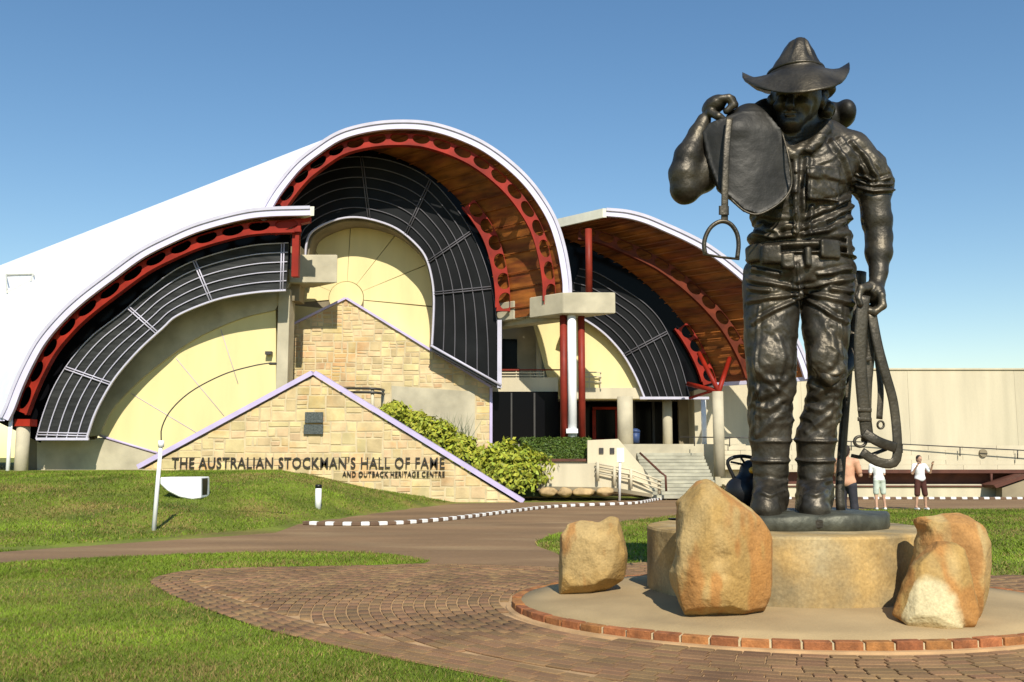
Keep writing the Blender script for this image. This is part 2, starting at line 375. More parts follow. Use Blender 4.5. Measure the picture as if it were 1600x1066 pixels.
# ---- striped kerb
kerb = thing('striped_kerb', 'low road kerb painted in white and bare stripes', 'kerb', (0, 34, 0)); del kerb['category']; del kerb['label']; kerb['kind'] = 'structure'
kp = np.array([G(a, b, .08)[:2] for a, b in [(476, 815), (500, 816), (560, 816.5), (620, 815), (680, 810.5), (720, 806.5), (770, 800.5), (810, 795.5), (850, 791), (900, 788), (990, 784.5)]] + [(6.0, 37.2), (9, 37.4), (14, 37.4), (20, 37.3)])
kq = cr(kp, 900); s = np.r_[0, np.cumsum(np.linalg.norm(np.diff(kq, axis=0), axis=1))]
lw = .21; kb, kbf = box_vf((0, 0, .045), (lw-.006, .16, .09)); kmw = mkmesh(kb, kbf, M['kerbwhite']); kmd = mkmesh(kb, kbf, M['kerbdark'])
for me in (kmw, kmd):
    bm = bmesh.new(); bm.from_mesh(me); bmesh.ops.recalc_face_normals(bm, faces=bm.faces); bmesh.ops.bevel(bm, geom=list(bm.edges), offset=.015, segments=1, affect='EDGES'); bm.to_mesh(me); bm.free()
for i, u in enumerate(np.arange(0, s[-1]-lw, lw)):
    x, y = np.interp(u, s, kq[:, 0]), np.interp(u, s, kq[:, 1]); x2, y2 = np.interp(u+lw, s, kq[:, 0]), np.interp(u+lw, s, kq[:, 1])
    o = bpy.data.objects.new('kerb_block', kmw if i % 2 else kmd); COL.objects.link(o); o.parent = kerb
    o.location = ((x+x2)/2, (y+y2)/2-34, .004); o.rotation_euler = (0, 0, math.atan2(y2-y, x2-x))

# ------------------------------------------------------------------ the vaulted hall
AX = -1.04                               # the vaults run back and to the left: x shift for each metre of depth
hall = thing('vaulted_hall', 'large hall with three white barrel-vault roofs, red arch beams and cream fan walls', 'building', (-4, 39, 0))
def sheet_vf(C, y0, y1, d0):             # profile C (at depth d0) swept along the vault axis from y0 to y1
    n = len(C); A = np.c_[C[:, 0]+AX*(y0-d0), np.full(n, y0), C[:, 1]]; B = np.c_[C[:, 0]+AX*(y1-d0), np.full(n, y1), C[:, 1]]
    return np.vstack([A, B]), [(i, i+1, n+i+1, n+i) for i in range(n-1)]
def arch_beam(name, C, y, d0, o0, o1, s0, s1, nb, th=.14, hole=.82, m='red', par=None):
    # perforated steel arch: bays with one round hole each, between two offsets of the vault profile
    sh = AX*(y-d0); n = len(C); Co = offs(C, o0); Ci = offs(C, o1); par = par or hall
    def at(s, t):
        k = s*(n-1); i = int(min(k, n-2)); f = k-i
        a = Co[i]*(1-f)+Co[i+1]*f; b = Ci[i]*(1-f)+Ci[i+1]*f
        q = a*(1-t)+b*t; return q[0]+sh, q[1]
    V = []; F = []; K = 20
    for b in range(nb):
        lo = s0+(s1-s0)*b/nb; hi = s0+(s1-s0)*(b+1)/nb
        base = len(V); ring = []
        for layer in (y, y+th):
            for k in range(K):
                ang = 2*math.pi*(k+.5)/K; cx, sx = math.cos(ang), math.sin(ang); mx = max(abs(cx), abs(sx))
                ox, oz = .5+.5*cx/mx, .5+.5*sx/mx
                ix, iz = .5+.5*hole*cx, max(.03, .36+.46*sx)
                x, z = at(lo+(hi-lo)*ox, oz); V.append((x, layer, z))
                x, z = at(lo+(hi-lo)*ix, iz); V.append((x, layer, z))
        for k in range(K):
            j = (k+1) % K
            F.append((base+2*k, base+2*j, base+2*j+1, base+2*k+1)); q = base+2*K
            F.append((q+2*k, q+2*k+1, q+2*j+1, q+2*j))
            F.append((base+2*k+1, base+2*j+1, q+2*j+1, q+2*k+1))
    beam = obj(name, V, F, M[m], par)
    fl = []                                # bottom flange
    k0, k1 = int(s0*(n-1)), int(s1*(n-1))+1
    A = offs(C, o1-.02)[k0:k1]+[sh, 0]; B = offs(C, o1+.05)[k0:k1]+[sh, 0]
    V, F = band_vf(A, B, y-.10, y+th+.10); obj('beam_flange', V, F, M[m], beam if par is hall else par)
    return beam
M['shadered'] = mat('shaded_red_steel_paint', (.115, .020, .006), .55, var=.25, bump=.04, spec=.15)  # the red beam paint with the right vault's shade put into its colour
def vault(C, D, L, fw, depth, name_lbl, beams, s0, s1, nb, bo=(.42, .90), back0=.6, nb2=6, bm_='red'):
    roof = obj('roof', *sheet_vf(C, D, D+L, D), M['roof'], hall, smooth=True); roof['label'] = name_lbl
    Ci = offs(C, .22)
    obj('soffit', *sheet_vf(Ci, D+.02, D+depth, D), M['soffit'], hall, smooth=True)
    V, F = band_vf(C-[0, 0], offs(C, fw), D-.16, D+.02); f = obj('fascia', V, F, M['fascia'], hall)
    V, F = band_vf(offs(C, -.035), offs(C, .09), D-.22, D-.161); obj('fascia_trim', V, F, M['rail'], f)
    for k, dy in enumerate(beams):
        if k == 0: arch_beam('arch_beam', C, D+dy, D, bo[0], bo[1], s0, s1, nb, m=bm_)
        else: arch_beam('arch_beam', C, D+dy, D, bo[0], bo[1]+.12, back0, s1, nb2)
    # soffit purlins running back along the vault
    pl = []
    n = len(C); Cp = offs(C, .30)
    for k in np.linspace(2, n-3, 26).astype(int):
        p = Cp[k]; a = np.array((p[0]+AX*.1, D+.1, p[1])); b = np.array((p[0]+AX*depth, D+depth, p[1])); pl.append(tube_vf([a, b], .028, 5))
    V, F = merge(pl); obj('soffit_battens', V, F, M['soffit'], hall)
M['shaderail'] = mat('shade_grey_steel_purlin', (.105, .10, .11), .5, var=.05, bump=0, spec=.15)  # grey steel, colour darkened to stand in for shade inside the arches
DM, DL, DR = 39.0, 38.0, 39.0
CM = cr(XZ([(404, 342), (412, 326), (431, 295), (462, 257), (494, 231), (525, 211), (556, 200), (594, 193), (631, 191), (666, 193), (697, 200), (728, 211), (759, 226), (791, 248), (822, 276), (847, 307), (869, 345), (883, 389), (891, 436), (892, 470), (892, 486)], DM), 90)
CL = cr(XZ([(4, 652), (12, 636), (25, 602), (41, 567), (62, 530), (92, 494), (125, 463), (172, 427), (219, 393), (266, 369), (312, 350), (375, 333), (419, 327), (486, 325)], DL), 70)
CR_ = cr(XZ([(947, 328), (979, 331), (1010, 339), (1041, 352), (1072, 366), (1104, 383), (1135, 405), (1166, 431), (1193, 458), (1217, 487), (1238, 520), (1255, 555), (1267, 590)], DR), 70)
vault(CM, DM, 60, .34, 7, 'tall white middle vault roof', (.20, 2.0), .01, .985, 19, back0=.70, nb2=6)
vault(CL, DL, 60, .34, 3.2, 'low white vault roof on the left', (.22,), .03, .985, 13, (.44, .92))
vault(CR_, DR, 16, .30, 8, 'white half vault roof on the right', (1.3, 2.7), .03, .985, 12, back0=.72, nb2=4, bm_='shadered')
# free top edges of the two half vaults: gutters along the axis
for C, D, k, L, nm in ((CR_, DR, 0, 12, 'gutter'), (CL, DL, -1, 14, 'gutter')):
    p = C[k]; a = np.array((p[0], D-.15, p[1]-.20)); b = np.array((p[0]+AX*L, D+L, p[1]-.20)); sx = -.16 if k == 0 else .16
    o4 = [np.array((sx*.0, 0, .22)), np.array((sx, 0, .22)), np.array((sx, 0, -.16)), np.array((sx*.0, 0, -.16))]
    V = [a+q for q in o4]+[b+q for q in o4]; F = [(0, 1, 2, 3), (7, 6, 5, 4)]+[(i, (i+1) % 4, 4+(i+1) % 4, 4+i) for i in range(4)]
    obj(nm, V, F, M['gutter'], hall)
# eave bottom trims (left springing and right springing)
def beam_along(name, p0, y0, y1, w, h, m, par=hall):
    a = np.array((p0[0], y0, p0[1])); b = np.array((p0[0]+AX*(y1-y0), y1, p0[1]))
    V = [q+np.array((dx, 0, dz)) for q in (a, b) for dx, dz in ((-w/2, 0), (w/2, 0), (w/2, -h), (-w/2, -h))]
    return obj(name, V, [(0, 1, 2, 3), (7, 6, 5, 4)]+[(i, (i+1) % 4, 4+(i+1) % 4, 4+i) for i in range(4)], m, par)
beam_along('eave_gutter', CR_[-1]+[0.0, .02], DR-.1, DR+8, .28, .16, M['fascia'])
beam_along('eave_gutter', CL[0]+[-.02, .05], DL-.1, DL+40, .34, .2, M['fascia'])
# ---- glazing screens
def glazing(name, I, O, D, npur, ribs, pm='rail', gmat='glass', rw=.05, back=.12, whiteout=False):
    n = 64; I = cr(XZ(I, D), n); O = cr(XZ(O, D), n)
    V, F = band_vf(O, I, D, D+back); g = obj(name, V, F, M[gmat], hall)
    for j in range(npur):
        t = j/(npur-1); q = O*(1-t)+I*t; ww = .055 if j == npur-1 else .026
        V, F = tube_vf(np.c_[q[:, 0], np.full(n, D-.05), q[:, 1]], ww, 5); obj('purlin', V, F, M[pm] if j < npur-1 else M['rail'], g)
    for s in ribs:
        k = int(round(s*(n-1)))
        for dk in (-.05, .05):
            a = O[k]; b = I[k]; d = (I[min(k+1, n-1)]-I[max(k-1, 0)]); d = d/np.linalg.norm(d)*dk
            tube('rib', [(a[0]+d[0], D-.07, a[1]+d[1]), (b[0]+d[0], D-.07, b[1]+d[1])], .03, M[pm], g, n=6)
    # reflection panes: slightly uneven panels in each bay
    return g, I, O
gm, IM, OM = glazing('glass_screen', [(476, 410), (481, 374), (494, 358), (525, 344), (556, 340), (590, 346), (622, 359), (650, 382), (666, 404), (675, 436), (678, 467), (677, 505), (675, 541)],
    [(405, 420), (412, 360), (438, 302), (490, 262), (548, 246), (610, 252), (668, 278), (712, 325), (740, 370), (760, 420), (772, 470), (779, 535), (781, 603)], 41.5, 7, (.36, .53, .66, .80), 'shaderail')
bbl = XZ([(674, 538), (782, 600), (782, 608), (674, 548)], 41.4); prism('bottom_beam', bbl, 41.32, 41.9, M['black'], gm)
pts = [P(673, 540, 41.28), P(783, 602, 41.28)]; tube('sill_rail', pts, .06, M['rail'], gm, n=6)
pbox('end_post', 777, 500, 784, 606, 41.3, .18, M['rail'], gm)
gl, IL, OL = glazing('glass_screen', [(447, 454), (403, 457), (353, 465), (312, 478), (275, 495), (256, 512), (219, 546), (184, 586), (162, 621), (147, 652), (136, 686)],
    [(451, 380), (395, 384), (334, 398), (280, 419), (230, 455), (190, 490), (145, 525), (112, 562), (86, 603), (69, 645), (57, 686)], 39.0, 6, (.015, .28, .53, .77, .985), gmat='greyglass')
pbox('sill_rail', 56, 684, 138, 688, 38.9, .1, M['rail'], gl)
# darker glass above, closing the screen up to the arch beam
V, F = band_vf(offs(CL, .30)+[AX*1.06, 0], offs(CL, 2.3)+[AX*1.06, 0], 39.15, 39.2); obj('upper_glass', V, F, M['blackglass'], hall)
V, F = band_vf(offs(CM, .25)+[AX*2.75, 0], offs(CM, 1.9)+[AX*2.75, 0], 41.75, 41.8); obj('upper_glass', V, F, M['blackglass'], hall)
gr_, IR_, OR_ = glazing('glass_screen', [(880, 487), (913, 500), (941, 519), (963, 541), (979, 563), (994, 591), (1007, 622)],
    [(905, 420), (935, 428), (976, 453), (1010, 477), (1036, 508), (1060, 560), (1078, 622)], 41.7, 7, (.62,), 'shaderail')
pbox('sill_rail', 1000, 620, 1108, 624, 41.5, .15, M['rail'], gr_)
V, F = band_vf(offs(CR_, .25)+[AX*3.0, 0], offs(CR_, 2.3)+[AX*3.0, 0], 42.0, 42.05); obj('upper_glass', V, F, M['blackglass'], hall)
# ---- main fan wall: separate cream panels round a centre disc
DF = 43.0; cx, cz = P(541, 466, DF)[[0, 2]]; PXM = DF/1500*1.0
fan = obj('fan_wall', *prism_vf([(cx-4.6, 4.0), (cx+4.45, 4.0)]+[(cx+4.45*math.cos(t), cz+4.0*math.sin(t)) for t in np.linspace(0, math.pi, 40)]+[(cx-4.6, cz)], DF+.06, DF+.4), M['concdark'], hall)
edges = [-6, 24.5, 55, 88, 122, 155, 186]
for a0, a1 in zip(edges[:-1], edges[1:]):
    g = .35
    T = np.radians(np.linspace(a0+g, a1-g, 14)); ro = 4.35
    poly = [(cx+ro*math.cos(t), cz+ro*.93*math.sin(t)) for t in T]+[(cx+.80*math.cos(t), cz+.78*math.sin(t)) for t in T[::-1]]
    prism('panel', poly, DF, DF+.06, M['yellow'], fan)
poly = [(cx+.77*math.cos(t), cz+.75*math.sin(t)) for t in np.linspace(0, 2*math.pi, 40, endpoint=False)]; prism('centre_disc', poly, DF-.04, DF+.06, M['yellow'], fan)
for sx, a in ((1, -6), (-1, 186)):       # the panels below the springing
    x0, x1 = (cx+.8, cx+4.4) if sx > 0 else (cx-4.5, cx-.8)
    zt = cz+math.sin(math.radians(-6))*.8
    prism('panel', [(x0, cz-4.0), (x1, cz-4.0), (x1, cz-.47 if sx > 0 else cz-.49), (x0, zt-.03)], DF, DF+.06, M['yellow'], fan)
V, F = band_vf(IM, offs(IM, .10), 41.75, 43.1); obj('arch_reveal', V, F, M['concdark'], hall)
# ---- left fan wall
DY = 40.4
ye = cr(XZ([(156, 681), (178, 639), (219, 596), (266, 558), (312, 527), (375, 499), (431, 485)], DY), 40)
lw_ = obj('fan_wall', *prism_vf([tuple(p) for p in ye]+XZ([(431, 735), (246, 735), (246, 709)], DY), DY, DY+.3), M['yellow'], hall)
V, F = band_vf(offs(cr(XZ([(128, 690), (147, 652), (184, 586), (219, 546), (256, 512), (312, 478), (403, 457), (447, 453)], 39.4), 40), -.5), ye+[0, .0], DY-.12, DY+.2); obj('concrete_arch', V, F, M['concrete'], hall)
for a, b in (((275, 560), (350, 650)), ((205, 615), (330, 690)), ((345, 515), (372, 600))):
    pa, pb = P(*a, DY-.012), P(*b, DY-.012); tube('joint_strip', [pa, pb], .012, M['coping'], lw_, n=4)
tube('trim', [P(156, 681, DY-.05), P(246, 708, DY-.05)], .05, M['coping'], lw_, n=6)
prism('base_wall', XZ([(60, 690), (150, 687), (156, 684), (246, 711), (260, 750), (60, 750)], DY-.02), DY-.14, DY+.5, M['concrete'], hall)
pbox('shadow_wall', 40, 640, 150, 760, DY+.3, .3, M['concdark'], hall)  # dark concrete colour stands in for the shade below the left screen
pbox('pilaster', 430, 452, 453, 640, 40.2, 1.0, M['concrete'], hall)
pbox('floodlight', 414, 549, 424, 554, 40.1, .25, M['steel'], hall)
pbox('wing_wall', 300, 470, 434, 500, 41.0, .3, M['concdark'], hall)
# red end post of the left arch, supports
pbox('end_post', 455, 345, 468, 432, 38.35, .3, M['red'], hall)
prism('end_bracket', XZ([(428, 347), (484, 338), (484, 346), (468, 350), (428, 366)], 38.3), 38.3, 38.6, M['red'], hall)
# concrete springer beams
def oblique_block(name, px0, px1, py0, py1, D, L, m=M['concrete']):
    a = P(px0, py1, D); b = P(px1, py0, D); x0, x1, z0, z1 = a[0], b[0], a[2], b[2]
    V = [(x0, D, z0), (x1, D, z0), (x1+AX*L, D+L, z0), (x0+AX*L, D+L, z0), (x0, D, z1), (x1, D, z1), (x1+AX*L, D+L, z1), (x0+AX*L, D+L, z1)]
    o = obj(name, V, BOXF, m, hall); return bevel(o, .03)
oblique_block('springer_beam', 880, 962, 457, 490, 38.5, 1.3)
oblique_block('springer_beam', 868, 905, 466, 500, 39.8, 3.1)
oblique_block('springer_beam', 803, 842, 470, 499, 41.0, .8)
oblique_block('springer_beam', 452, 528, 398, 442, 40.2, 1.2)
pbox('springer_beam', 452, 385, 470, 470, 40.6, 1, M['concdark'], hall)
# columns carrying the middle springer
ZF = P(890, 690, 40)[2]
def column(name, px, w, py0, py1, D, m, n=18):
    a = P(px, py1, D); b = P(px, py0, D); x = (a[0]+b[0])/2
    return tube(name, [(x, D, a[2]), (x, D, b[2])], w*D/1500/2, m, hall, n=n)
column('red_column', 881, 12, 490, 700, 39.1, M['redcol']); column('white_column', 894, 14, 492, 700, 38.9, M['whitepaint']); column('red_column', 909, 11, 492, 700, 39.3, M['redcol'])
pbox('column_collar', 885, 670, 903, 677, 38.6, .5, M['whitepaint'], hall)
column('red_strut', 920, 11, 358, 462, 39.6, M['redcol'])
column('round_column', 977, 24, 620, 712, 41.0, M['concrete']); column('round_column', 1043, 15, 626, 712, 42.5, M['concrete'])
column('round_column', 1123, 17, 612, 745, 38.9, M['concrete'])
column('round_column', 34, 20, 664, 760, 38.6, M['concrete']); pbox('column_cap', 22, 655, 47, 666, 38.3, .6, M['red'], hall)
column('downpipe', 14, 6, 650, 760, 38.2, M['whitepaint']); column('downpipe', 1100, 8, 625, 710, 40.5, M['whitepaint'])
# red branching strut over the right round column
c0 = P(1123, 612, 38.9)
for a in ((1092, 552, 40.2), (1140, 560, 40.6), (1075, 600, 40.8)): tube('branch_strut', [c0, P(*a)], .10, M['red'], hall, n=8)
tube('tie_rod', [P(1122, 608, 38.9), P(1078, 622, 41.3)], .06, M['red'], hall)
# ---- entrance: floor slab, black glass front, doors
pbox('entrance_floor', 770, 694, 1165, 760, 40.0, 10, M['concrete'], hall)
ent = pbox('entrance_glass', 764, 612, 872, 712, 42.35, .1, M['blackglass'], hall)
for x in (798, 834): pbox('mullion', x, 614, x+2.4, 710, 42.28, .06, M['steel'], ent)
pbox('entrance_backdrop', 864, 600, 1130, 712, 46.5, .3, M['blackglass'], hall)  # black backdrop, stands in for the shade deep in the entrance
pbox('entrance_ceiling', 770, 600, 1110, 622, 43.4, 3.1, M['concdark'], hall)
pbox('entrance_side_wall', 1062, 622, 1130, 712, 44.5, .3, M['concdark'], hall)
door = pbox('red_door_frame', 926, 636, 966, 640, 45.6, .2, M['red'], hall)
for x in (926, 962): pbox('jamb', x, 641, x+5, 694, 45.6, .2, M['red'], door)
pbox('door_leaf', 932, 641, 961, 692, 45.75, .08, M['blackglass'], door); pbox('push_bar', 932, 686, 961, 690, 45.6, .1, M['red'], door)
for x in (900, 990, 1020): pbox('door_mullion', x, 624, x+2.5, 694, 46.3, .12, M['steel'], hall)
# upper level: cream wall, shaded return wall, window, balcony slab and rails
up = prism('upper_wall', XZ([(826, 480), (900, 480), (900, 623), (864, 623)], 43.3), 43.3, 43.6, M['yellow'], hall)
prism('upper_wall', XZ([(886, 478), (1016, 478), (1016, 623), (886, 623)], 42.06), 42.06, 43.2, M['yellow'], hall)
pbox('return_wall', 700, 480, 845, 612, 44.6, .3, M['concrete'], hall); pbox('return_wall', 838, 486, 846, 600, 43.62, .9, M['concrete'], hall)
w = pbox('window', 783, 530, 808, 580, 44.45, .1, M['blackglass'], hall); pbox('window_sill', 781, 576, 812, 580, 44.3, .15, M['red'], w)
pbox('balcony_slab', 768, 590, 872, 612, 42.5, 2, M['cream'], hall); pbox('balcony_slab', 886, 606, 1012, 623, 41.9, .15, M['cream'], hall)
r1 = pbox('balcony_rail', 780, 577, 884, 579, 42.55, .05, M['redcol'], hall)
for y in (581.5, 586): pbox('balcony_rail', 780, y, 850, y+1.8, 42.55, .05, M['cream'], hall)
for x in (806, 828, 849): pbox('rail_post', x, 577, x+1.6, 591, 42.6, .05, M['cream'], r1)
for y in (581, 588, 596): pbox('balcony_rail', 914, y, 940, y+1.6, 41.72, .05, M['cream'], hall)
for x in (920, 938): pbox('rail_post', x, 581, x+1.6, 608, 41.78, .05, M['cream'], hall)
# roof frame outline far up on the white roof, and the dark gable corner on the far left
def on_roof(px, py):
    for D in np.arange(DL, 110, .05):
        p = P(px, py, D)
        for C, d0 in ((CM, DM), (CL, DL)):
            x = p[0]-AX*(D-d0); k = int(np.argmax(C[:, 1])) if C is CM else len(C)-1
            if C[0][0] < x < C[k][0] and p[2] <= np.interp(x, C[:k+1, 0], C[:k+1, 1]) and D >= d0: return p+np.array((-.05, -.05, .06))
    return None
vq = [on_roof(*q) for q in ((11, 431), (54, 430), (50, 440), (13, 459))]
if all(q is not None for q in vq): tube('roof_vent_frame', [vq[0], vq[1], vq[2], vq[3], vq[0]], .045, M['gutter'], hall, n=6, smooth=False)
# ------------------------------------------------------------------ stone walls
def ashlar(x0, z0, x1, z1, smin, smax, out):
    w, h = x1-x0, z1-z0; tgt = random.uniform(smin, smax)
    if w*h < tgt*tgt*.62 or (w < smin*1.1 and h < smin*.75): out.append((x0, z0, x1, z1)); return
    if w > h*random.uniform(1.2, 2.1):
        c = x0+w*random.uniform(.33, .67); ashlar(x0, z0, c, z1, smin, smax, out); ashlar(c, z0, x1, z1, smin, smax, out)
    else:
        c = z0+h*random.uniform(.33, .67); ashlar(x0, z0, x1, c, smin, smax, out); ashlar(x0, c, x1, z1, smin, smax, out)
def stones(parent, poly, D, smin, smax, keep=None):
    if area(poly) < 0: poly = poly[::-1]
    xs_ = [p[0] for p in poly]; zs_ = [p[1] for p in poly]; out = []
    ashlar(min(xs_), min(zs_), max(xs_), max(zs_), smin, smax, out); cnt = 0
    for (x0, z0, x1, z1) in out:
        if keep and not keep((x0+x1)/2, (z0+z1)/2): continue
        g = .012; j = lambda: random.uniform(0, .040)
        q = [(x0+g+j(), z0+g+j()*.6), (x1-g-j(), z0+g+j()*.6), (x1-g-j(), z1-g-j()*.6), (x0+g+j(), z1-g-j()*.6)]
        c = clip(q, poly)
        if len(c) < 3 or abs(area(c)) < .012: continue
        n = len(c); cxx = sum(p[0] for p in c)/n; czz = sum(p[1] for p in c)/n; pr = random.uniform(.008, .024)
        s = 1-.035/max(.15, math.sqrt(abs(area(c))))
        V = [(x, D, z) for x, z in c]+[(x, D-pr*.7, z) for x, z in c]+[(cxx+(x-cxx)*s, D-pr-random.uniform(0, .006), czz+(z-czz)*s) for x, z in c]
        F = [tuple(range(2*n, 3*n))]
        for k in range(2):
            for i in range(n): F.append((k*n+i, k*n+(i+1) % n, (k+1)*n+(i+1) % n, (k+1)*n+i))
        obj('stone', V, F, M['stone'], parent, origin=(cxx, D, czz)); cnt += 1
    return cnt
# back stone gable
DG = 42.2
gab = thing('stone_gable_wall', 'tall sandstone gable wall in front of the big fan wall, behind the lettered wall', 'wall', tuple(P(600, 715, DG)))
gpoly = XZ([(452, 512), (452, 715), (766, 715), (766, 606), (541, 468)], DG)
prism('backing', gpoly, DG, DG+.5, M['mortar'], gab)
ra = P(612, 604, DG); rb = P(742, 715, DG)
vis_poly = XZ([(452, 512), (452, 640), (640, 715), (766, 715), (766, 606), (541, 468)], DG)
ng = stones(gab, gpoly, DG, .30, .78, lambda x, z: not (ra[0] < x < rb[0] and z < ra[2]) and z > P(500, 622, DG)[2] or (x > rb[0]))
prism('render_panel', XZ([(612, 603), (742, 612), (742, 715), (612, 715)], DG), DG-.03, DG, M['concrete'], gab)
def coping(parent, a, b, D, h=.16, over=.12, th=.7, m='coping'):
    a = np.array(a); b = np.array(b); d = (b-a)/np.linalg.norm(b-a); nrm = np.array((-d[1], d[0])); nrm = nrm if nrm[1] > 0 else -nrm
    poly = [tuple(a), tuple(b), tuple(b+nrm*h), tuple(a+nrm*h)]
    return prism('coping', poly, D-over, D+th, M[m], parent)
pk = XZ([(452, 512), (541, 468), (766, 606), (766, 715)], DG)
coping(gab, pk[0], pk[1], DG, .10); coping(gab, pk[1], pk[2], DG, .10)
box('edge_trim', pk[2][0]-.02, pk[2][0]+.10, DG-.07, DG+.45, pk[3][1], pk[2][1], M['coping'], gab)
# terrace rail in front of the gable
tr = thing('terrace_rail', 'curved dark terrace handrail on cream posts above the lettered wall', 'railing', tuple(P(570, 640, 38.5)))
for k, (y, dy) in enumerate(((607, 0), (613, 0))):
    pts = [P(528, y, 40.5), P(560, y, 38.6), P(585, y+.5, 38.2), P(597, y+2, 38.8), P(600, y+3, 40.0)]
    tube('rail', cr(pts, 20), .05, M['steel'], tr)
for x, D in ((530, 40.2), (582, 38.3), (598, 39.3)): tube('post', [P(x, 608, D), P(x, 655, D)], .07, M['cream'], tr)
# lettered wall
DS = 35.0
sw = thing('lettered_sign_wall', 'triangular honey sandstone wall with dark lettering and two plaques', 'sign wall', tuple(P(515, 785, DS)))
spoly = XZ([(225, 733), (150, 795), (812, 788), (490, 588)], DS)
V, F = prism_vf(spoly, DS, DS+.5); obj('backing', V, F, M['mortar'], sw)
lz0, lz1 = P(480, 748, DS)[2], P(480, 712, DS)[2]; lx0, lx1 = P(262, 730, DS)[0], P(702, 730, DS)[0]
ns = stones(sw, spoly, DS, .36, .86, lambda x, z: z > mound(x, DS)-.4)
pk = XZ([(218, 733), (490, 586), (816, 787)], DS)
coping(sw, pk[0], pk[1], DS, .17); coping(sw, pk[1], pk[2], DS, .17)
def lettering(txt, px0, px1, pyt, pyb, D, weight):
    cu = bpy.data.curves.new('t', 'FONT'); cu.body = txt; cu.extrude = .02; cu.offset = weight; cu.resolution_u = 3; cu.space_character = 1.08
    t = bpy.data.objects.new('t', cu); COL.objects.link(t); bpy.context.view_layer.update()
    me = bpy.data.meshes.new_from_object(t.evaluated_get(bpy.context.evaluated_depsgraph_get())); bpy.data.objects.remove(t)
    bm = bmesh.new(); bm.from_mesh(me); bmesh.ops.remove_doubles(bm, verts=bm.verts, dist=1e-5); bm.verts.ensure_lookup_table()
    co = np.array([v.co[:] for v in bm.verts]); lo, hi = co.min(0), co.max(0)
    a, b = P(px0, pyb, D), P(px1, pyt, D)
    seen = set()
    for v in bm.verts:
        if v.index in seen: continue
        st = [v]; comp = []; seen.add(v.index)
        while st:
            q = st.pop(); comp.append(q)
            for e in q.link_edges:
                w_ = e.other_vert(q)
                if w_.index not in seen: seen.add(w_.index); st.append(w_)
        ids = {q.index: i for i, q in enumerate(comp)}; fs = {f for q in comp for f in q.link_faces}
        VV = [(a[0]+(q.co.x-lo[0])/(hi[0]-lo[0])*(b[0]-a[0]), D-q.co.z/.02*.03, a[2]+(q.co.y-lo[1])/(hi[1]-lo[1])*(b[2]-a[2])) for q in comp]
        obj('letter', VV, [[ids[q.index] for q in f.verts] for f in fs], M['letter'], sw)
    bm.free()
lettering("THE AUSTRALIAN STOCKMAN'S HALL OF FAME", 268, 695, 714, 732, DS-.06, .004)
lettering('AND OUTBACK HERITAGE CENTRE', 535, 695, 736.5, 745, DS-.06, .0)
for y0, y1, x0 in ((644, 661, 476), (663.5, 679, 474)):
    p = pbox('plaque', x0, y0, 505, y1, DS-.11, .05, M['plaque'], sw); bevel(p, .012)

# ------------------------------------------------------------------ low concrete building on the right
lb = thing('low_concrete_building', 'long low cream concrete building with flat parapet behind the statue', 'building', tuple(P(1400, 775, 42)))
a = P(1085, 640, 43); b = P(1800, 578, 43); zt = P(1500, 578, 43)[2]; x = a[0]; k = 0
while x < b[0]:
    w = 4.8; o = box('wall_panel', x+.004, min(x+w, b[0])-.004, 43+random.uniform(0, .015), 43.3, 0, zt, M['cream'], lb); x += w; k += 1
box('wall_core', a[0], b[0], 43.1, 52, 0, zt-.05, M['concrete'], lb)
box('parapet_cap', P(1085, 600, 43)[0], b[0], 42.94, 43.5, zt, zt+.07, M['cream'], lb)
# retaining wall with a long rust-brown recess
rw = thing('terrace_retaining_wall', 'pale block terrace wall with long rust-brown recess on the right', 'wall', tuple(P(1450, 778, 39.5)))
D = 39.6; x0 = P(1130, 700, D)[0]; x1 = P(1570, 700, D)[0]; zr0, zr1 = P(1500, 757, D)[2], P(1450, 734, D)[2]
zt2 = P(1350, 696, D)[2]; xr = P(1330, 740, D)[0]
rows = 5; hz = (zt2-zr1)/rows
for r in range(rows):
    x = x0-(r % 2)*.7
    while x < x1+2:
        w = 1.4; o = box('block', max(x, x0)+.006, min(x+w, x1+2)-.006, D+random.uniform(-.012, .006), D+.4, zr1+r*hz+.006, zr1+(r+1)*hz-.006, M['cream'], rw); x += w
box('recess_lintel', xr, x1+2, D-.12, D+.4, zr1-.14, zr1-.002, M['rust'], rw)
box('recess_back', x0, x1+2, D+.55, D+.7, 0, zr1-.1, M['rust'], rw)
box('base_wall', x0, x1, D-.10, D+.45, 0, zr0, M['cream'], rw); box('base_ledge', x0, x1, D-.16, D-.103, zr0-.10, zr0-.04, M['rust'], rw)
tube('bracket', [P(1549, 740, D-.1), P(1549, 760, D-.1)], .05, M['rust'], rw)
prism('wing_wall', XZ([(1556, 762), (1606, 744), (1700, 744), (1700, 780), (1556, 780)], D-.5), D-1.0, D-.5, M['concdark'], rw)
prism('wing_coping', XZ([(1552, 758), (1604, 741), (1700, 741), (1700, 746), (1606, 746), (1556, 763)], D-1.05), D-1.1, D+.0, M['rust'], rw)
v = P(1536, 708, D-.05); V, F = tube_vf([(v[0], D-.10, v[2]), (v[0], D+.0, v[2])], .16, 16); obj('round_vent', V, F, M['concdark'], rw)
hr = thing('long_handrail', 'thin dark handrail running along the pale terrace wall', 'handrail', tuple(P(1300, 700, 39.5)))
tube('rail', [P(1062, 683, 40.2), P(1165, 684, 39.5), P(1330, 690, 39.4), P(1640, 706, 39.2)], .022, M['steel'], hr)
for x, y in ((1085, 683), (1140, 684), (1330, 690), (1410, 694), (1500, 699), (1590, 703.5)): tube('post', [P(x, y, 39.42), P(x, y+14, 39.42)], .022, M['steel'], hr, n=6)
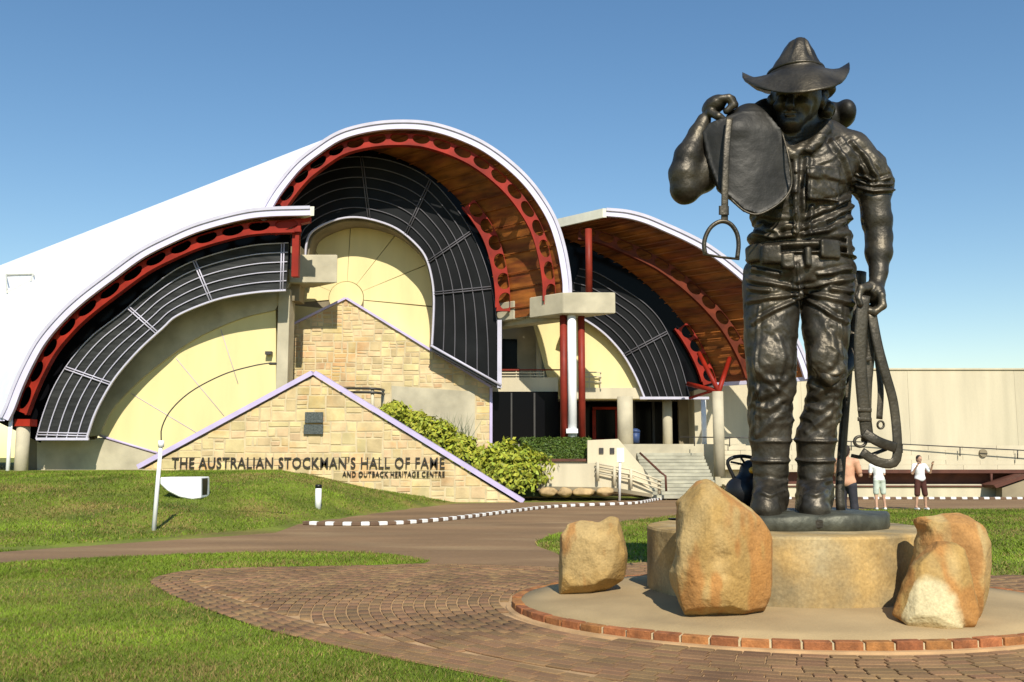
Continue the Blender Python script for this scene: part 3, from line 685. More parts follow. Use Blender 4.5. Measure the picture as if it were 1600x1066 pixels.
# ------------------------------------------------------------------ entrance steps, ramp, planter
M['steps'] = mat('grey_green_step_concrete', (.38, .36, .27), .9, var=.15, scale=2, bump=.2)
st = thing('entrance_steps', 'broad pale entrance steps left of the statue', 'steps', tuple(P(1060, 772, 36.6)))
z0 = .05; z1 = P(1060, 708, 40)[2]; nst = 13; xa = P(1008, 740, 37.5)[0]; xb = P(1118, 740, 37.5)[0]
for k in range(nst):
    y = 36.6+k*.27; h = z0+(z1-z0)*(k+1)/nst
    o = box('step', xa, xb, y, 40.3-.004*k, h-(z1-z0)/nst+.006, h, M['steps'], st, bv=.012)
rp = thing('entrance_ramp', 'cream concrete ramp wall climbing beside the steps', 'ramp', tuple(P(915, 768, 36.2)))
prism('ramp_wall', XZ([(838, 728), (935, 724), (985, 742), (1020, 768), (1020, 776), (838, 764)], 36.3), 36.3, 37.2, M['cream'], rp)
prism('ramp_edge', XZ([(838, 760), (960, 762), (1018, 772), (1018, 777), (960, 768), (838, 766)], 36.2), 36.05, 36.296, M['concdark'], rp)
prism('side_wall', XZ([(918, 688), (966, 686), (1036, 768), (1036, 776), (918, 776)], 37.25), 37.25, 37.5, M['cream'], rp)
for x in (936, 953): pbox('notice', x, 700, x+7, 709, 37.2, .04, M['steel'], rp)
rl = thing('ramp_railing', 'cream tubular railing down the entrance ramp', 'railing', tuple(P(970, 770, 36.2)))
for dy in (0, 7, 14): tube('rail', [P(930, 724+dy, 36.15), P(986, 734+dy*1.05, 36.1), P(1034, 752+dy*.9, 36.0)], .035, M['cream'], rl, n=6)
tube('handrail', [P(1000, 708, 37.2), P(1032, 738, 36.3), P(1040, 744, 36.2), P(1041, 768, 36.2)], .045, M['rust'], rl, n=6)
for x, y, y2 in ((934, 722, 752), (960, 728, 760), (986, 733, 764), (1030, 750, 772)): tube('post', [P(x, y, 36.1), P(x, y2, 36.1)], .06, M['cream'], rl, n=8)
pl = thing('hedge_planter', 'cream planter with rust-brown rim holding the clipped hedge', 'planter', tuple(P(870, 730, 37.6)))
pbox('planter_wall', 800, 721, 950, 740, 37.6, 1.4, M['cream'], pl); pbox('rim', 826, 717, 952, 721, 37.5, .2, M['rust'], pl); pbox('planter_base', 800, 738, 950, 776, 37.7, 1.2, M['concdark'], pl)

# foot rocks under the ramp
def noise3(p, s, seed=0):
    p = np.asarray(p)*s+seed*17.3; i = np.floor(p).astype(np.int64); f = p-i; f = f*f*(3-2*f); out = 0
    for a in (0, 1):
        for b in (0, 1):
            for c in (0, 1):
                h = ((i[:, 0]+a)*374761393+(i[:, 1]+b)*668265263+(i[:, 2]+c)*2147483647+seed*974711) & 0x7fffffff
                h = (h ^ (h >> 13))*1274126177 & 0x7fffffff; h = (h ^ (h >> 16)) & 0xffff
                w = (f[:, 0] if a else 1-f[:, 0])*(f[:, 1] if b else 1-f[:, 1])*(f[:, 2] if c else 1-f[:, 2])
                out = out+w*(h/32767.5-1)
    return out
def fbm(p, s, o=4, seed=0): return sum(noise3(p, s*2**k, seed+k)*.5**k for k in range(o))
def ico(sub):
    bm = bmesh.new(); bmesh.ops.create_icosphere(bm, subdivisions=sub, radius=1); V = np.array([v.co[:] for v in bm.verts]); F = np.array([[v.index for v in f.verts] for f in bm.faces]); bm.free(); return V, F
IV, IF = ico(3)
M['rock'] = mat('orange_sandstone_boulder', (1, 1, 1), .9, var=.14, scale=3.0, bump=.7, bscale=22, attr='Col', fine=.14, fscale=45)
M['smallrock'] = mat('small_sandstone', (.42, .29, .14), .9, var=.2, scale=4, bump=.4, bscale=15)
for k, (px, w) in enumerate(((856, 26), (883, 22), (912, 34), (945, 26))):
    c = P(px, 769, 35.95); V = IV*np.array((w/2*.025, .25, .17)); V = V*(1+.18*fbm(IV+k*5, 1.6, 3, k)[:, None])+c
    o = obj('foot_rock', V, IF, M['smallrock'], smooth=True)
    tag(o, ['rounded tan rock at the foot of the ramp beside the yellow bush', 'small pale round rock, second from the yellow bush', 'wide flat tan rock, third from the yellow bush', 'tan foot rock farthest from the yellow bush'][k], 'rock', 'rocks along the foot of the ramp')
# ------------------------------------------------------------------ plants
def setcol(o, cols, dom='CORNER'):
    at = o.data.color_attributes.new('Col', 'FLOAT_COLOR', dom); at.data.foreach_set('color', np.c_[cols, np.ones(len(cols))].astype(np.float32).ravel())
def leaves(name, pts, nrm, size, cols, parent, m='leaf', ar=.55):
    n = len(pts); a = rng.normal(size=(n, 3)); a += nrm*.2; a -= (a*nrm).sum(1)[:, None]*nrm*.5; a /= np.linalg.norm(a, axis=1)[:, None]
    b = np.cross(a, nrm+rng.normal(size=(n, 3))*.5); b /= np.linalg.norm(b, axis=1)[:, None]+1e-9
    s = size*rng.uniform(.6, 1.3, (n, 1)); c = np.cross(a, b)
    V = np.stack([pts-a*s, pts+b*s*ar+c*s*.12, pts+a*s, pts-b*s*ar+c*s*.12], 1).reshape(-1, 3)
    F = np.arange(4*n).reshape(n, 4)
    o = obj(name, V, F, M[m], parent); setcol(o, np.repeat(cols, 4, 0)); return o
def blob_shell(c, r, n, jit=.12, lump=.22, seed=0):
    d = rng.normal(size=(n, 3)); d /= np.linalg.norm(d, axis=1)[:, None]; d[:, 2] = np.where(d[:, 2] < -.5, -d[:, 2], d[:, 2])
    k = 1+lump*fbm(d+seed*3.1, 2.2, 3, seed)+rng.normal(size=n)*jit; k = np.where(rng.random(n) < .3, k*rng.uniform(.6, 1, n), k)
    return np.array(c)+d*np.array(r)*k[:, None], d
def leafcols(n, base, v=.3, hv=.15):
    b = np.array(base)[None]*(1+rng.uniform(-v, v, (n, 1))); b[:, 0] *= 1+rng.uniform(-hv, hv, n); return b
def bush(c, r, n, size, base, label, grp, seed):
    t = thing('leafy_bush', label, 'bush', (c[0], c[1], c[2]-r[2]*.9), grp)
    p, d = blob_shell(c, r, n, seed=seed); leaves('foliage', p, d, size, leafcols(n, base), t)
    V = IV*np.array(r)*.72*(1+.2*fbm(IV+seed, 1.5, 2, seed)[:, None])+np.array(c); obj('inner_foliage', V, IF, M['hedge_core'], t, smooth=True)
    tube('stem', [(c[0], c[1], c[2]-r[2]), (c[0]+.05, c[1], c[2]-r[2]*.2)], .06, M['rust'], t)
YB = (.30, .32, .030)
bl = [(615, 648, 22, 16, 'small yellow-green shrub highest up the slope behind the lettered wall'), (648, 666, 26, 20, 'yellow-green shrub second from the top of the planted slope'),
      (684, 685, 28, 22, 'yellow-green shrub in the middle of the planted slope'), (716, 706, 28, 23, 'yellow-green shrub below the middle of the planted slope'),
      (748, 728, 28, 24, 'low yellow-green shrub next to the big round bush')]
for k, (x, y, rx, rz, lb_) in enumerate(bl):
    D = 36.9; c = P(x, y, D); bush(c, (rx*D/1500, .75, rz*D/1500*1.05), 1500, .10, YB, lb_, 'shrubs on the slope behind the lettered wall', k)
c = P(797, 741, 36.5); bush(c, (52*.0245, .95, 42*.0245), 4200, .115, (.28, .31, .03), 'big round yellow-green bush at the right end of the lettered wall', None, 9)
tg = thing('ornamental_grass', 'wispy grey-green tuft against the rendered panel', 'grass tuft', tuple(P(700, 690, 39)))
V = []; F = []
for k in range(90):
    b_ = P(660+random.uniform(0, 75), 690, 38.8+random.uniform(-.3, .3)); t_ = b_+np.array((random.gauss(0, .35), random.gauss(0, .2), random.uniform(.6, 1.25)))
    V += [b_+(.02, 0, 0), b_-(.02, 0, 0), t_]; F.append((3*k, 3*k+1, 3*k+2))
M['wisp'] = mat('grey_green_wisps', (.16, .17, .10), .8, var=.2, bump=0); obj('blades', V, F, M['wisp'], tg)
# slope ground behind the lettered wall
prism('planted_slope', XZ([(560, 640), (610, 650), (850, 775), (560, 785)], 36.4), 36.3, 38.4, M['hedge_core'])['kind'] = 'structure'
hg = thing('clipped_hedge', 'clipped rectangular dark green hedge in front of the entrance', 'hedge', tuple(P(868, 720, 38)))
a = P(815, 718, 38); b = P(921, 686, 38)
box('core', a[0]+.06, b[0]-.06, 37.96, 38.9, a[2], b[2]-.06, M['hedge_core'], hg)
n = 9000; u = rng.random((n, 3)); f = rng.integers(0, 4, n)
pts = np.c_[a[0]+(b[0]-a[0])*u[:, 0], 37.9+1.0*u[:, 1], a[2]+(b[2]-a[2])*u[:, 2]]; nr = np.zeros((n, 3))
m_ = f <= 1; pts[m_, 1] = 37.9; nr[m_, 1] = -1; m_ = f == 2; pts[m_, 2] = b[2]; nr[m_, 2] = 1
m_ = f == 3; sd_ = rng.random(n) < .5; pts[m_ & sd_, 0] = a[0]; pts[m_ & ~sd_, 0] = b[0]; nr[m_, 0] = np.where(sd_[m_], -1, 1)
pts += rng.normal(size=(n, 3))*.035; leaves('foliage', pts, nr, .05, leafcols(n, (.065, .105, .012), .4), hg)

# ------------------------------------------------------------------ street furniture
pb = GM(240, 829); D = pb[1]
lp = thing('curved_street_lamp', 'white street lamp post with thin curved dark arm on the left lawn', 'street lamp', tuple(pb))
top = P(252, 690, D)
tube('post', [pb-(0, 0, .1), pb*.5+top*.5, top], [.048, .044, .04], M['whitepaint'], lp, n=12)
tube('collar', [top-(0, 0, .12), top+(0, 0, .02)], .062, M['whitepaint'], lp, n=12)
arm = cr([top, P(253, 668, D), P(268, 640, D), P(300, 611, D), P(350, 585, D), P(395, 572, D), P(424, 567, D)], 30)
tube('arm', arm, .014, M['steel'], lp, n=6)
e = arm[-1]; V, F = box_vf(e+np.array((.03, 0, -.02)), (.16, .1, .05)); bevel(obj('lamp_head', V, F, M['steel'], lp), .015)
# white curved trough on the lawn
a = GM(283, 780); D = a[1]
tf = thing('white_floodlight_hood', 'white curved concrete light hood set into the lawn', 'light hood', tuple(a))
pr = [(250, 746), (314, 745.5), (314, 779), (300, 781), (280, 777), (262, 768), (250, 757)]
o = prism('hood', XZ(pr, D), D, D+.7, M['whitepaint'], tf); bevel(o, .025)
pbox('light_panel', 313.6, 748, 317, 774, D+.1, .4, M['black'], tf)
# bollard light
a = GM(497, 793); D = a[1]
bo = thing('bollard_light', 'short white bollard light with black head near the striped kerb', 'bollard', tuple(a))
t_ = P(497, 757, D); tube('post', [a-(0, 0, .1), (a[0], D, t_[2]-.1)], .085, M['whitepaint'], bo, n=16)
tube('head', [(a[0], D, t_[2]-.1), (a[0], D, t_[2]-.02), (a[0], D, t_[2])], [.09, .09, .06], M['black'], bo, n=16)
# sign post by the steps
a = G(968, 783); D = a[1]
sp = thing('white_sign_post', 'white sign post with small blank panel beside the ramp', 'sign post', tuple(a))
t_ = P(969, 702, D); tube('post', [a, t_], .05, M['whitepaint'], sp, n=10); pbox('panel', 964, 700, 975, 722, D-.08, .03, M['whitepaint'], sp)
# bin at the entrance
c = P(993, 692, 42); bn = thing('blue_bin', 'small blue bin standing in the dark entrance', 'bin', tuple(c))
tube('body', [c, c+(0, 0, .45)], [.17, .2], M['bluebin'], bn, n=16); tube('lid', [c+(0, 0, .45), c+(0, 0, .55), c+(0, 0, .62)], [.22, .2, .08], M['bluebin'], bn, n=16)

# ------------------------------------------------------------------ sculpting in a distance field
class Field:
    def __init__(s, lo, hi, h):
        s.lo = np.array(lo, float); s.h = h; s.n = np.ceil((np.array(hi)-s.lo)/h).astype(int)+1
        s.f = np.full(s.n, 1.0, np.float32); s.ax = [s.lo[k]+np.arange(s.n[k])*h for k in range(3)]
    def sub(s, lo, hi):
        i0 = np.clip(np.floor((np.array(lo)-s.lo)/s.h).astype(int), 0, s.n); i1 = np.clip(np.ceil((np.array(hi)-s.lo)/s.h).astype(int)+1, 0, s.n)
        sl = tuple(slice(a, b) for a, b in zip(i0, i1))
        return sl, s.ax[0][sl[0]][:, None, None], s.ax[1][sl[1]][None, :, None], s.ax[2][sl[2]][None, None, :]
    def add(s, fn, lo, hi, k=.03, op='add'):
        m = k*1.5+s.h*3; sl, X, Y, Z = s.sub(np.array(lo)-m, np.array(hi)+m)
        if any(q.stop <= q.start for q in sl): return
        d = np.broadcast_to(fn(X, Y, Z), s.f[sl].shape).astype(np.float32); a = s.f[sl]
        if op == 'cut': d = -d; h = np.maximum(k-np.abs(a-d), 0)/k; s.f[sl] = np.maximum(a, d)+h*h*k*.25
        else: h = np.maximum(k-np.abs(a-d), 0)/k; s.f[sl] = np.minimum(a, d)-h*h*k*.25
    def cone(s, a, b, ra, rb, k=.03, sy=1.0, op='add'):
        a = np.array(a, float); b = np.array(b, float); r = max(ra, rb)*max(1, sy); e = b-a; L = e.dot(e)+1e-12
        def fn(X, Y, Z):
            t = np.clip(((X-a[0])*e[0]+(Y-a[1])*e[1]+(Z-a[2])*e[2])/L, 0, 1)
            return np.sqrt((X-a[0]-e[0]*t)**2+((Y-a[1]-e[1]*t)/sy)**2+(Z-a[2]-e[2]*t)**2)-(ra+(rb-ra)*t)
        s.add(fn, np.minimum(a, b)-r, np.maximum(a, b)+r, k, op)
    def chain(s, pts, rs, k=.03, sy=1.0, op='add'):
        for i in range(len(pts)-1): s.cone(pts[i], pts[i+1], rs[i], rs[i+1], k, sy, op)
    def ell(s, c, r, k=.03, rz=0.0, rx=0.0, op='add'):
        c = np.array(c, float); r = np.array(r, float); ca, sa = math.cos(rz), math.sin(rz); cb, sb = math.cos(rx), math.sin(rx); R = r.max()
        def fn(X, Y, Z):
            x, y, z = X-c[0], Y-c[1], Z-c[2]; x, z = x*ca+z*sa, -x*sa+z*ca; y, z = y*cb+z*sb, -y*sb+z*cb
            q = np.sqrt((x/r[0])**2+(y/r[1])**2+(z/r[2])**2); g = np.sqrt((x/r[0]**2)**2+(y/r[1]**2)**2+(z/r[2]**2)**2)+1e-9
            return q*(q-1)/g
        s.add(fn, c-R, c+R, k, op)
    def mesh(s):
        f = s.f; S = f < 0; n = np.array(f.shape)-1
        cnt = np.zeros(n, np.int8)
        for a in (0, 1):
            for b in (0, 1):
                for c in (0, 1): cnt += S[a:a+n[0], b:b+n[1], c:c+n[2]]
        cells = np.argwhere((cnt > 0) & (cnt < 8)); ids = np.full(n, -1, np.int64); ids[tuple(cells.T)] = np.arange(len(cells))
        acc = np.zeros((len(cells), 3)); num = np.zeros(len(cells))
        for ax in range(3):
            o1, o2 = [k for k in range(3) if k != ax]
            for a in (0, 1):
                for b in (0, 1):
                    p = cells.copy(); p[:, o1] += a; p[:, o2] += b; q = p.copy(); q[:, ax] += 1
                    fp = f[tuple(p.T)]; fq = f[tuple(q.T)]; m = (fp < 0) != (fq < 0); t = fp[m]/(fp[m]-fq[m])
                    pos = p[m].astype(float); pos[:, ax] += t; acc[m] += pos; num[m] += 1
        V = s.lo+acc/num[:, None]*s.h; FS = []
        for ax in range(3):
            o1, o2 = [(1, 2), (2, 0), (0, 1)][ax]
            A = [slice(None)]*3; B = [slice(None)]*3; A[ax] = slice(0, -1); B[ax] = slice(1, None)
            e = np.argwhere(S[tuple(A)] != S[tuple(B)]); e = e[(e[:, o1] > 0) & (e[:, o2] > 0) & (e[:, o1] < n[o1]) & (e[:, o2] < n[o2])]
            q = []
            for a, b in ((1, 1), (0, 1), (0, 0), (1, 0)):
                p = e.copy(); p[:, o1] -= a; p[:, o2] -= b; q.append(ids[tuple(p.T)])
            q = np.stack(q, 1); inside = S[tuple(e.T)]; q = np.where(inside[:, None], q, q[:, ::-1]); FS.append(q)
        F = np.vstack(FS); F = F[(F >= 0).all(1)]
        return V, F
def vnorm(V, F):
    fn = np.cross(V[F[:, 2]]-V[F[:, 0]], V[F[:, 3 if F.shape[1] > 3 else 1]]-V[F[:, 1 if F.shape[1] > 3 else 0]])
    N = np.zeros_like(V)
    for k in range(F.shape[1]): np.add.at(N, F[:, k], fn)
    return N/(np.linalg.norm(N, axis=1)[:, None]+1e-12)
def relax(V, F, it=1, w=.5):
    for _ in range(it):
        A = np.zeros_like(V); c = np.zeros(len(V)); m = F.shape[1]
        for k in range(m): np.add.at(A, F[:, k], V[F[:, (k+1) % m]]); np.add.at(c, F[:, k], 1)
        V = V*(1-w)+w*A/np.maximum(c, 1)[:, None]
    return V
# ------------------------------------------------------------------ plinth and boulders
PC = np.array((3.05, 10.95)); PR = 1.52; ZP = .84
pt = thing('round_plinth', 'round stained concrete plinth carrying the bronze statue', 'plinth', (PC[0], PC[1], .15))
n = 96; prof = [(0, ZP), (PR-.05, ZP), (PR-.012, ZP-.008), (PR, ZP-.03), (PR+.003, .5), (PR+.01, .12)]; V = [(PC[0], PC[1], ZP)]; F = []
for r, z in prof[1:]: V += [(PC[0]+r*math.cos(t*2*math.pi/n), PC[1]+r*math.sin(t*2*math.pi/n), z) for t in range(n)]
V = np.array(V); F = [(0, 1+t, 1+(t+1) % n) for t in range(n)]
for k in range(len(prof)-2): F += [(1+k*n+t, 1+(k+1)*n+t, 1+(k+1)*n+(t+1) % n, 1+k*n+(t+1) % n) for t in range(n)]
obj('drum', V, F, M['plinth'], pt, smooth=False)
def z2(pts, ox, oy, s): return [(ox+a/s, oy+b/s) for a, b in pts]
def boulder(label, outl, D, T, R, seed, domes=(), h=.02, tilt=0.0, lump=.09):
    poly = np.array(XZ(outl, D)); lo = np.r_[poly[:, 0].min()-.15, D-T-.45, .02]; hi = np.r_[poly[:, 0].max()+.15, D+T+.15, poly[:, 1].max()+.15]
    fd = Field(lo, hi, h); X, Z = np.meshgrid(fd.ax[0], fd.ax[2], indexing='ij')
    def layer(pl, yc, T_, R_, k):
        d = sdpoly(X, Z, pl); e = np.clip(-d/R_, 0, 1); ht = T_*np.sqrt(np.clip(1-(1-e)**2.2, 0, 1)); ht = np.where(d < 0, ht, -d*2)
        yy = yc+tilt*(Z-.1)
        fd.add(lambda a, b, c: (np.abs(b-yy[:, None, :])-ht[:, None, :])*.6, lo, hi, k)
    layer(poly, D, T, R, .02)
    for pl, dy, T_, R_ in domes: layer(np.array(XZ(pl, D+dy)), D+dy, T_, R_, .015)
    V, F = fd.mesh(); V = relax(V, F, 2); N = vnorm(V, F)
    a1 = fbm(V, 1.7, 4, seed); a2 = fbm(V*np.array((1, 1, 2.2)), 4.0, 4, seed+9); a3 = fbm(V, 14, 3, seed+4)
    chip = np.maximum(0, np.abs(fbm(V, 2.6, 3, seed+2))-.28)
    V = V+N*(lump*.5*a1+.008*a2+.004*a3-.03*chip)[:, None]
    rg = np.random.default_rng(seed+100); cen = np.array((V[:, 0].mean(), D, V[:, 2].mean()))
    for _ in range(34):                       # flat broken facets with sharp arrises
        nv = rg.normal(size=3)*np.array((1, 1.2, .8)); nv[1] = -abs(nv[1])*(1 if rg.random() < .75 else -1); nv /= np.linalg.norm(nv)
        q = (V-cen)@nv; hmax = q.max(); cut = hmax-rg.uniform(.015, .075); V = V-nv*(np.maximum(q-cut, 0)*.92)[:, None]
    V = V+vnorm(V, F)*(.005*fbm(V, 9, 3, seed+8)+.003*(1-np.abs(fbm(V, 5, 3, seed+7))*2))[:, None]
    V = relax(V, F, 1, .6)
    V[:, 2] = np.maximum(V[:, 2], .10)
    o = obj('boulder', V, F, M['rock'], smooth=True, origin=(poly[:, 0].mean(), D, .12))
    tag(o, label, 'boulder', 'boulders round the plinth')
    base = np.array((.35, .215, .066)); pale = np.array((.45, .325, .145)); org = np.array((.36, .15, .035)); cream_ = np.array((.54, .45, .25))
    q = np.clip((fbm(V*np.array((1.6, 1, .7)), 1.8, 4, seed+21)+.25)*1.3, 0, 1)[:, None]; C = base*(1-q*.6)+pale*q*.6
    q = np.clip((fbm(V*np.array((2, 1, .6)), 2.6, 4, seed+33)-(.02 if seed > 10 else .20))*3.0, 0, 1)[:, None]; C = C*(1-q*.7)+org*q*.7
    return o, V, C, cream_, base
def fin(o, C): setcol(o, C, 'POINT')
o, V, C, cc, bb = boulder('rounded orange sandstone boulder standing left of the plinth, smallest round the plinth', z2([(285, 640), (278, 500), (288, 340), (325, 275), (400, 252), (500, 265), (560, 238), (622, 240), (634, 330), (672, 400), (684, 480), (650, 545), (600, 595), (520, 640)], 780, 730, 3.2), 10.75, .33, .30, 3, lump=.07); fin(o, C)
o, V, C, cc, bb = boulder('largest pointed golden sandstone boulder leaning on the front of the plinth', z2([(925, 735), (875, 650), (850, 540), (875, 420), (890, 250), (888, 140), (960, 78), (1062, 55), (1110, 78), (1180, 150), (1280, 215), (1350, 310), (1392, 400), (1392, 550), (1350, 660), (1330, 745), (1130, 750)], 780, 730, 3.2), 9.32, .40, .38, 5, domes=[(z2([(905, 735), (880, 560), (900, 360), (960, 150), (1060, 110), (1110, 260), (1120, 420), (1190, 500), (1230, 640), (1260, 745)], 780, 730, 3.2), -.20, .24, .30)], lump=.10)
fin(o, C)
s6 = 3.807
o, V, C, cc, bb = boulder('tall orange sandstone boulder at the right of the plinth, behind the low domed one', z2([(860, 765), (870, 600), (940, 350), (975, 200), (938, 105), (1000, 95), (1180, 68), (1280, 88), (1360, 140), (1390, 250), (1388, 400), (1362, 560), (1352, 700), (1335, 775), (1100, 770)], 1180, 780, s6), 9.22, .32, .24, 11, lump=.05); fin(o, C)
o, V, C, cc, bb = boulder('low domed orange boulder with cream broken face, foremost at the right of the plinth', z2([(800, 775), (815, 690), (880, 520), (960, 330), (1090, 228), (1190, 262), (1280, 340), (1315, 480), (1320, 640), (1330, 790), (1000, 790)], 1180, 780, s6), 8.86, .22, .20, 16,
    domes=[(z2([(862, 780), (885, 570), (945, 480), (1030, 455), (1120, 480), (1190, 570), (1225, 660), (1240, 790)], 1180, 780, s6), -.20, .12, .08)], lump=.04)
pol = np.array(XZ(z2([(862, 780), (885, 570), (945, 480), (1030, 455), (1120, 480), (1190, 570), (1225, 660), (1240, 790)], 1180, 780, s6), 8.66))
w = np.clip(-sdpoly(V[:, 0], V[:, 2], pol)/.09+.25+.5*fbm(V, 6, 3, 77), 0, 1)*(V[:, 1] < 8.75); C = C*(1-w[:, None])+cc*w[:, None]
fin(o, C)

# ------------------------------------------------------------------ the bronze stockman
SD = 10.9; U = SD/1500*1.0
def S(px, py, dy=0.0): return P(px, py, SD+dy)
stt = thing('bronze_statue', 'giant dark bronze statue of a stockman in wide hat carrying saddle and bridle', 'statue', tuple(S(1250, 800)))
B = Field((1.6, 9.9, .92), (4.75, 11.75, 6.15), .0128)
r = lambda v: v*U
# torso and shirt
B.ell(S(1246, 262, .02), (r(92), .40, r(72)), .10); B.ell(S(1250, 325, .0), (r(82), .385, r(72)), .14)
B.cone(S(1158, 226, .06), S(1322, 240, .06), r(40), r(38), .14, 1.0); B.cone(S(1205, 208, .08), S(1292, 212, .08), r(26), r(25), .14)
B.ell(S(1205, 262, -.22), (r(46), .19, r(40)), .12); B.ell(S(1290, 262, -.22), (r(46), .19, r(40)), .12)
B.ell(S(1250, 372, .0), (r(84), .40, r(26)), .06)
# neck, head, hair
B.cone(S(1250, 205, .0), S(1246, 165, -.06), r(31), r(29), .06)
hc = S(1243, 152, -.16)
B.ell(hc, (r(39), .34, r(46)), .03); B.cone(S(1238, 178, -.30), S(1236, 188, -.34), r(25), r(20), .06)
B.ell(S(1234, 193, -.43), (r(12), .09, r(9)), .05)                          # chin
B.cone(S(1236, 148, -.48), S(1234, 165, -.57), r(4.5), r(7.5), .03)         # nose
B.cone(S(1218, 145, -.43), S(1256, 145, -.43), r(7), r(7), .04)             # brow
for x in (1221, 1252): B.ell(S(x, 152, -.47), (r(7), .05, r(4)), .02, op='cut'); B.ell(S(x, 152.5, -.445), (r(5), .035, r(4)), .008)
for x in (1219, 1255): B.ell(S(x, 165, -.40), (r(11), .08, r(9)), .06)     # cheeks
B.ell(S(1234, 175, -.505), (r(12), .035, r(2.6)), .012); B.ell(S(1234, 180, -.50), (r(10), .04, r(3)), .012); B.ell(S(1234, 177.3, -.535), (r(12), .02, r(.9)), .01, op='cut')
B.ell(S(1283, 158, -.12), (r(6), .08, r(13)), .03); B.ell(S(1203, 160, -.14), (r(5), .08, r(12)), .03)
for k in range(16):
    t = k/15; B.ell(S(1287+8*math.sin(t*9), 132+46*t, -.02+.2*(k % 3)/2), (r(11), .11, r(9)), .03)
# collar
B.cone(S(1240, 243, -.40), S(1292, 196, -.20), r(8), r(10), .03); B.cone(S(1262, 236, -.40), S(1290, 202, -.26), r(9), r(9), .03); B.cone(S(1232, 240, -.40), S(1205, 205, -.24), r(9), r(10), .03)
B.ell(S(1276, 222, -.40), (r(20), .05, r(9)), .02, rz=.85)
# placket, pocket with flap
B.chain([S(1243, 245, -.40), S(1244, 300, -.43), S(1244, 360, -.42)], [r(6)]*3, .02)
for y in (268, 300, 332): B.ell(S(1244, y, -.475), (r(3), .02, r(3)), .01)
def rbox(c, hs, rr, k, tilt=0.0, fld=None):
    c = np.array(c); hs = np.array(hs)
    def fn(X, Y, Z):
        y = Y-c[1]-tilt*(X-c[0])
        a = np.abs(X-c[0])-hs[0]+rr; b = np.abs(y)-hs[1]+rr; d = np.abs(Z-c[2])-hs[2]+rr
        return np.sqrt(np.maximum(a, 0)**2+np.maximum(b, 0)**2+np.maximum(d, 0)**2)+np.minimum(np.maximum(a, np.maximum(b, d)), 0)-rr
    (fld or B).add(fn, c-hs*1.3-.05, c+hs*1.3+.05, k)
rbox(S(1286, 289, -.40), (r(27), .05, r(26)), .03, .012, .30); rbox(S(1286, 271, -.425), (r(28), .055, r(11)), .03, .010, .30)
# left arm (image right): rolled sleeve, bare forearm, hand
B.chain([S(1328, 246, .04), S(1350, 268, .0), S(1362, 292, -.03)], [r(37), r(34), r(29)], .08)
for k, (y, rr) in enumerate(((281, 29), (288, 30), (296, 28.5))):
    c = S(1364+k, y, -.03)
    B.cone(c-np.array((.05, 0, -.012*k)), c+np.array((.05, 0, .03)), r(rr-4), r(rr-4), .012)
B.chain([S(1366, 302, -.03), S(1370, 345, -.03), S(1373, 372, -.04), S(1373, 395, -.08), S(1373, 425, -.14), S(1370, 443, -.17)], [r(24), r(22.5), r(20), r(20.5), r(13.5), r(12.5)], .05)
B.ell(S(1366, 458, -.19), (r(15), .16, r(17)), .05)
for k in range(4):                                                          # four fingers wrapped round the straps
    dy = -.33+k*.085; x = 1377-k*1.5
    B.chain([S(x, 462-k, dy), S(x+2, 478-k, dy-.02), S(x-10, 488-k*2, dy-.03), S(x-24, 485-k*2, dy+.01)], [r(6.5), r(6.2), r(5.6), r(5)], .012)
B.chain([S(1360, 446, -.27), S(1346, 450, -.34), S(1341, 462, -.37), S(1344, 476, -.38)], [r(7.5), r(6.5), r(5.8), r(5)], .02)   # thumb
# right arm (image left): raised, elbow out
B.chain([S(1150, 224, .04), S(1120, 240, -.06), S(1096, 270, -.18)], [r(40), r(36), r(29)], .08)
B.cone(S(1100, 262, -.15), S(1092, 272, -.19), r(33), r(31), .02)
B.chain([S(1096, 276, -.2), S(1071, 296, -.30)], [r(24), r(23)], .05)
B.chain([S(1070, 296, -.30), S(1068, 272, -.32), S(1075, 245, -.32), S(1090, 210, -.30), S(1100, 188, -.28)], [r(22), r(22.5), r(21), r(14), r(11.5)], .05)
B.ell(S(1116, 165, -.27), (r(21), .17, r(14)), .04, rz=.55)
for k in range(4):
    dy = -.40+k*.085; q = k*1.5
    B.chain([S(1124+q, 155, dy), S(1139+q, 153+q*.6, dy-.02), S(1146+q*.6, 164, dy-.02), S(1135, 174, dy)], [r(6.6), r(6.2), r(5.6), r(5)], .012)
B.chain([S(1110, 176, -.36), S(1122, 182, -.42), S(1131, 187, -.42)], [r(7), r(6), r(5)], .02)
# hips, belt, trousers
B.ell(S(1250, 425, .0), (r(89), .40, r(44)), .08)
B.ell(S(1250, 392, .0), (r(86), .415, r(13)), .012); B.ell(S(1251, 405, .0), (r(88), .415, r(5)), .01)
for x, y, w, hh, dy, tl in ((1204, 398, 14, 15, -.36, -.35), (1296, 390, 17, 15, -.36, .35), (1230, 408, 10, 12, -.42, -.1), (1178, 396, 10, 14, -.20, -1.0), (1326, 388, 8, 16, -.18, 1.2), (1262, 402, 5, 16, -.42, .1)):
    rbox(S(x, y, dy), (r(w), .06, r(hh)), .03, .012, tl)
B.chain([S(1206, 448, 0), S(1204, 520, -.03), S(1205, 600, -.04), S(1204, 650, .0), S(1203, 684, .02)], [r(46), r(41.5), r(38), r(35), r(32)], .03)
B.chain([S(1292, 448, 0), S(1291, 520, -.10), S(1293, 590, -.11), S(1283, 650, -.02), S(1276, 684, .02)], [r(44), r(35.5), r(29), r(30), r(30)], .03)
B.ell(S(1290, 560, -.30), (r(25), .10, r(32)), .08); B.ell(S(1206, 565, -.26), (r(30), .10, r(34)), .08)
B.cone(S(1246, 420, -.36), S(1248, 462, -.30), r(10), r(8), .05)            # fly
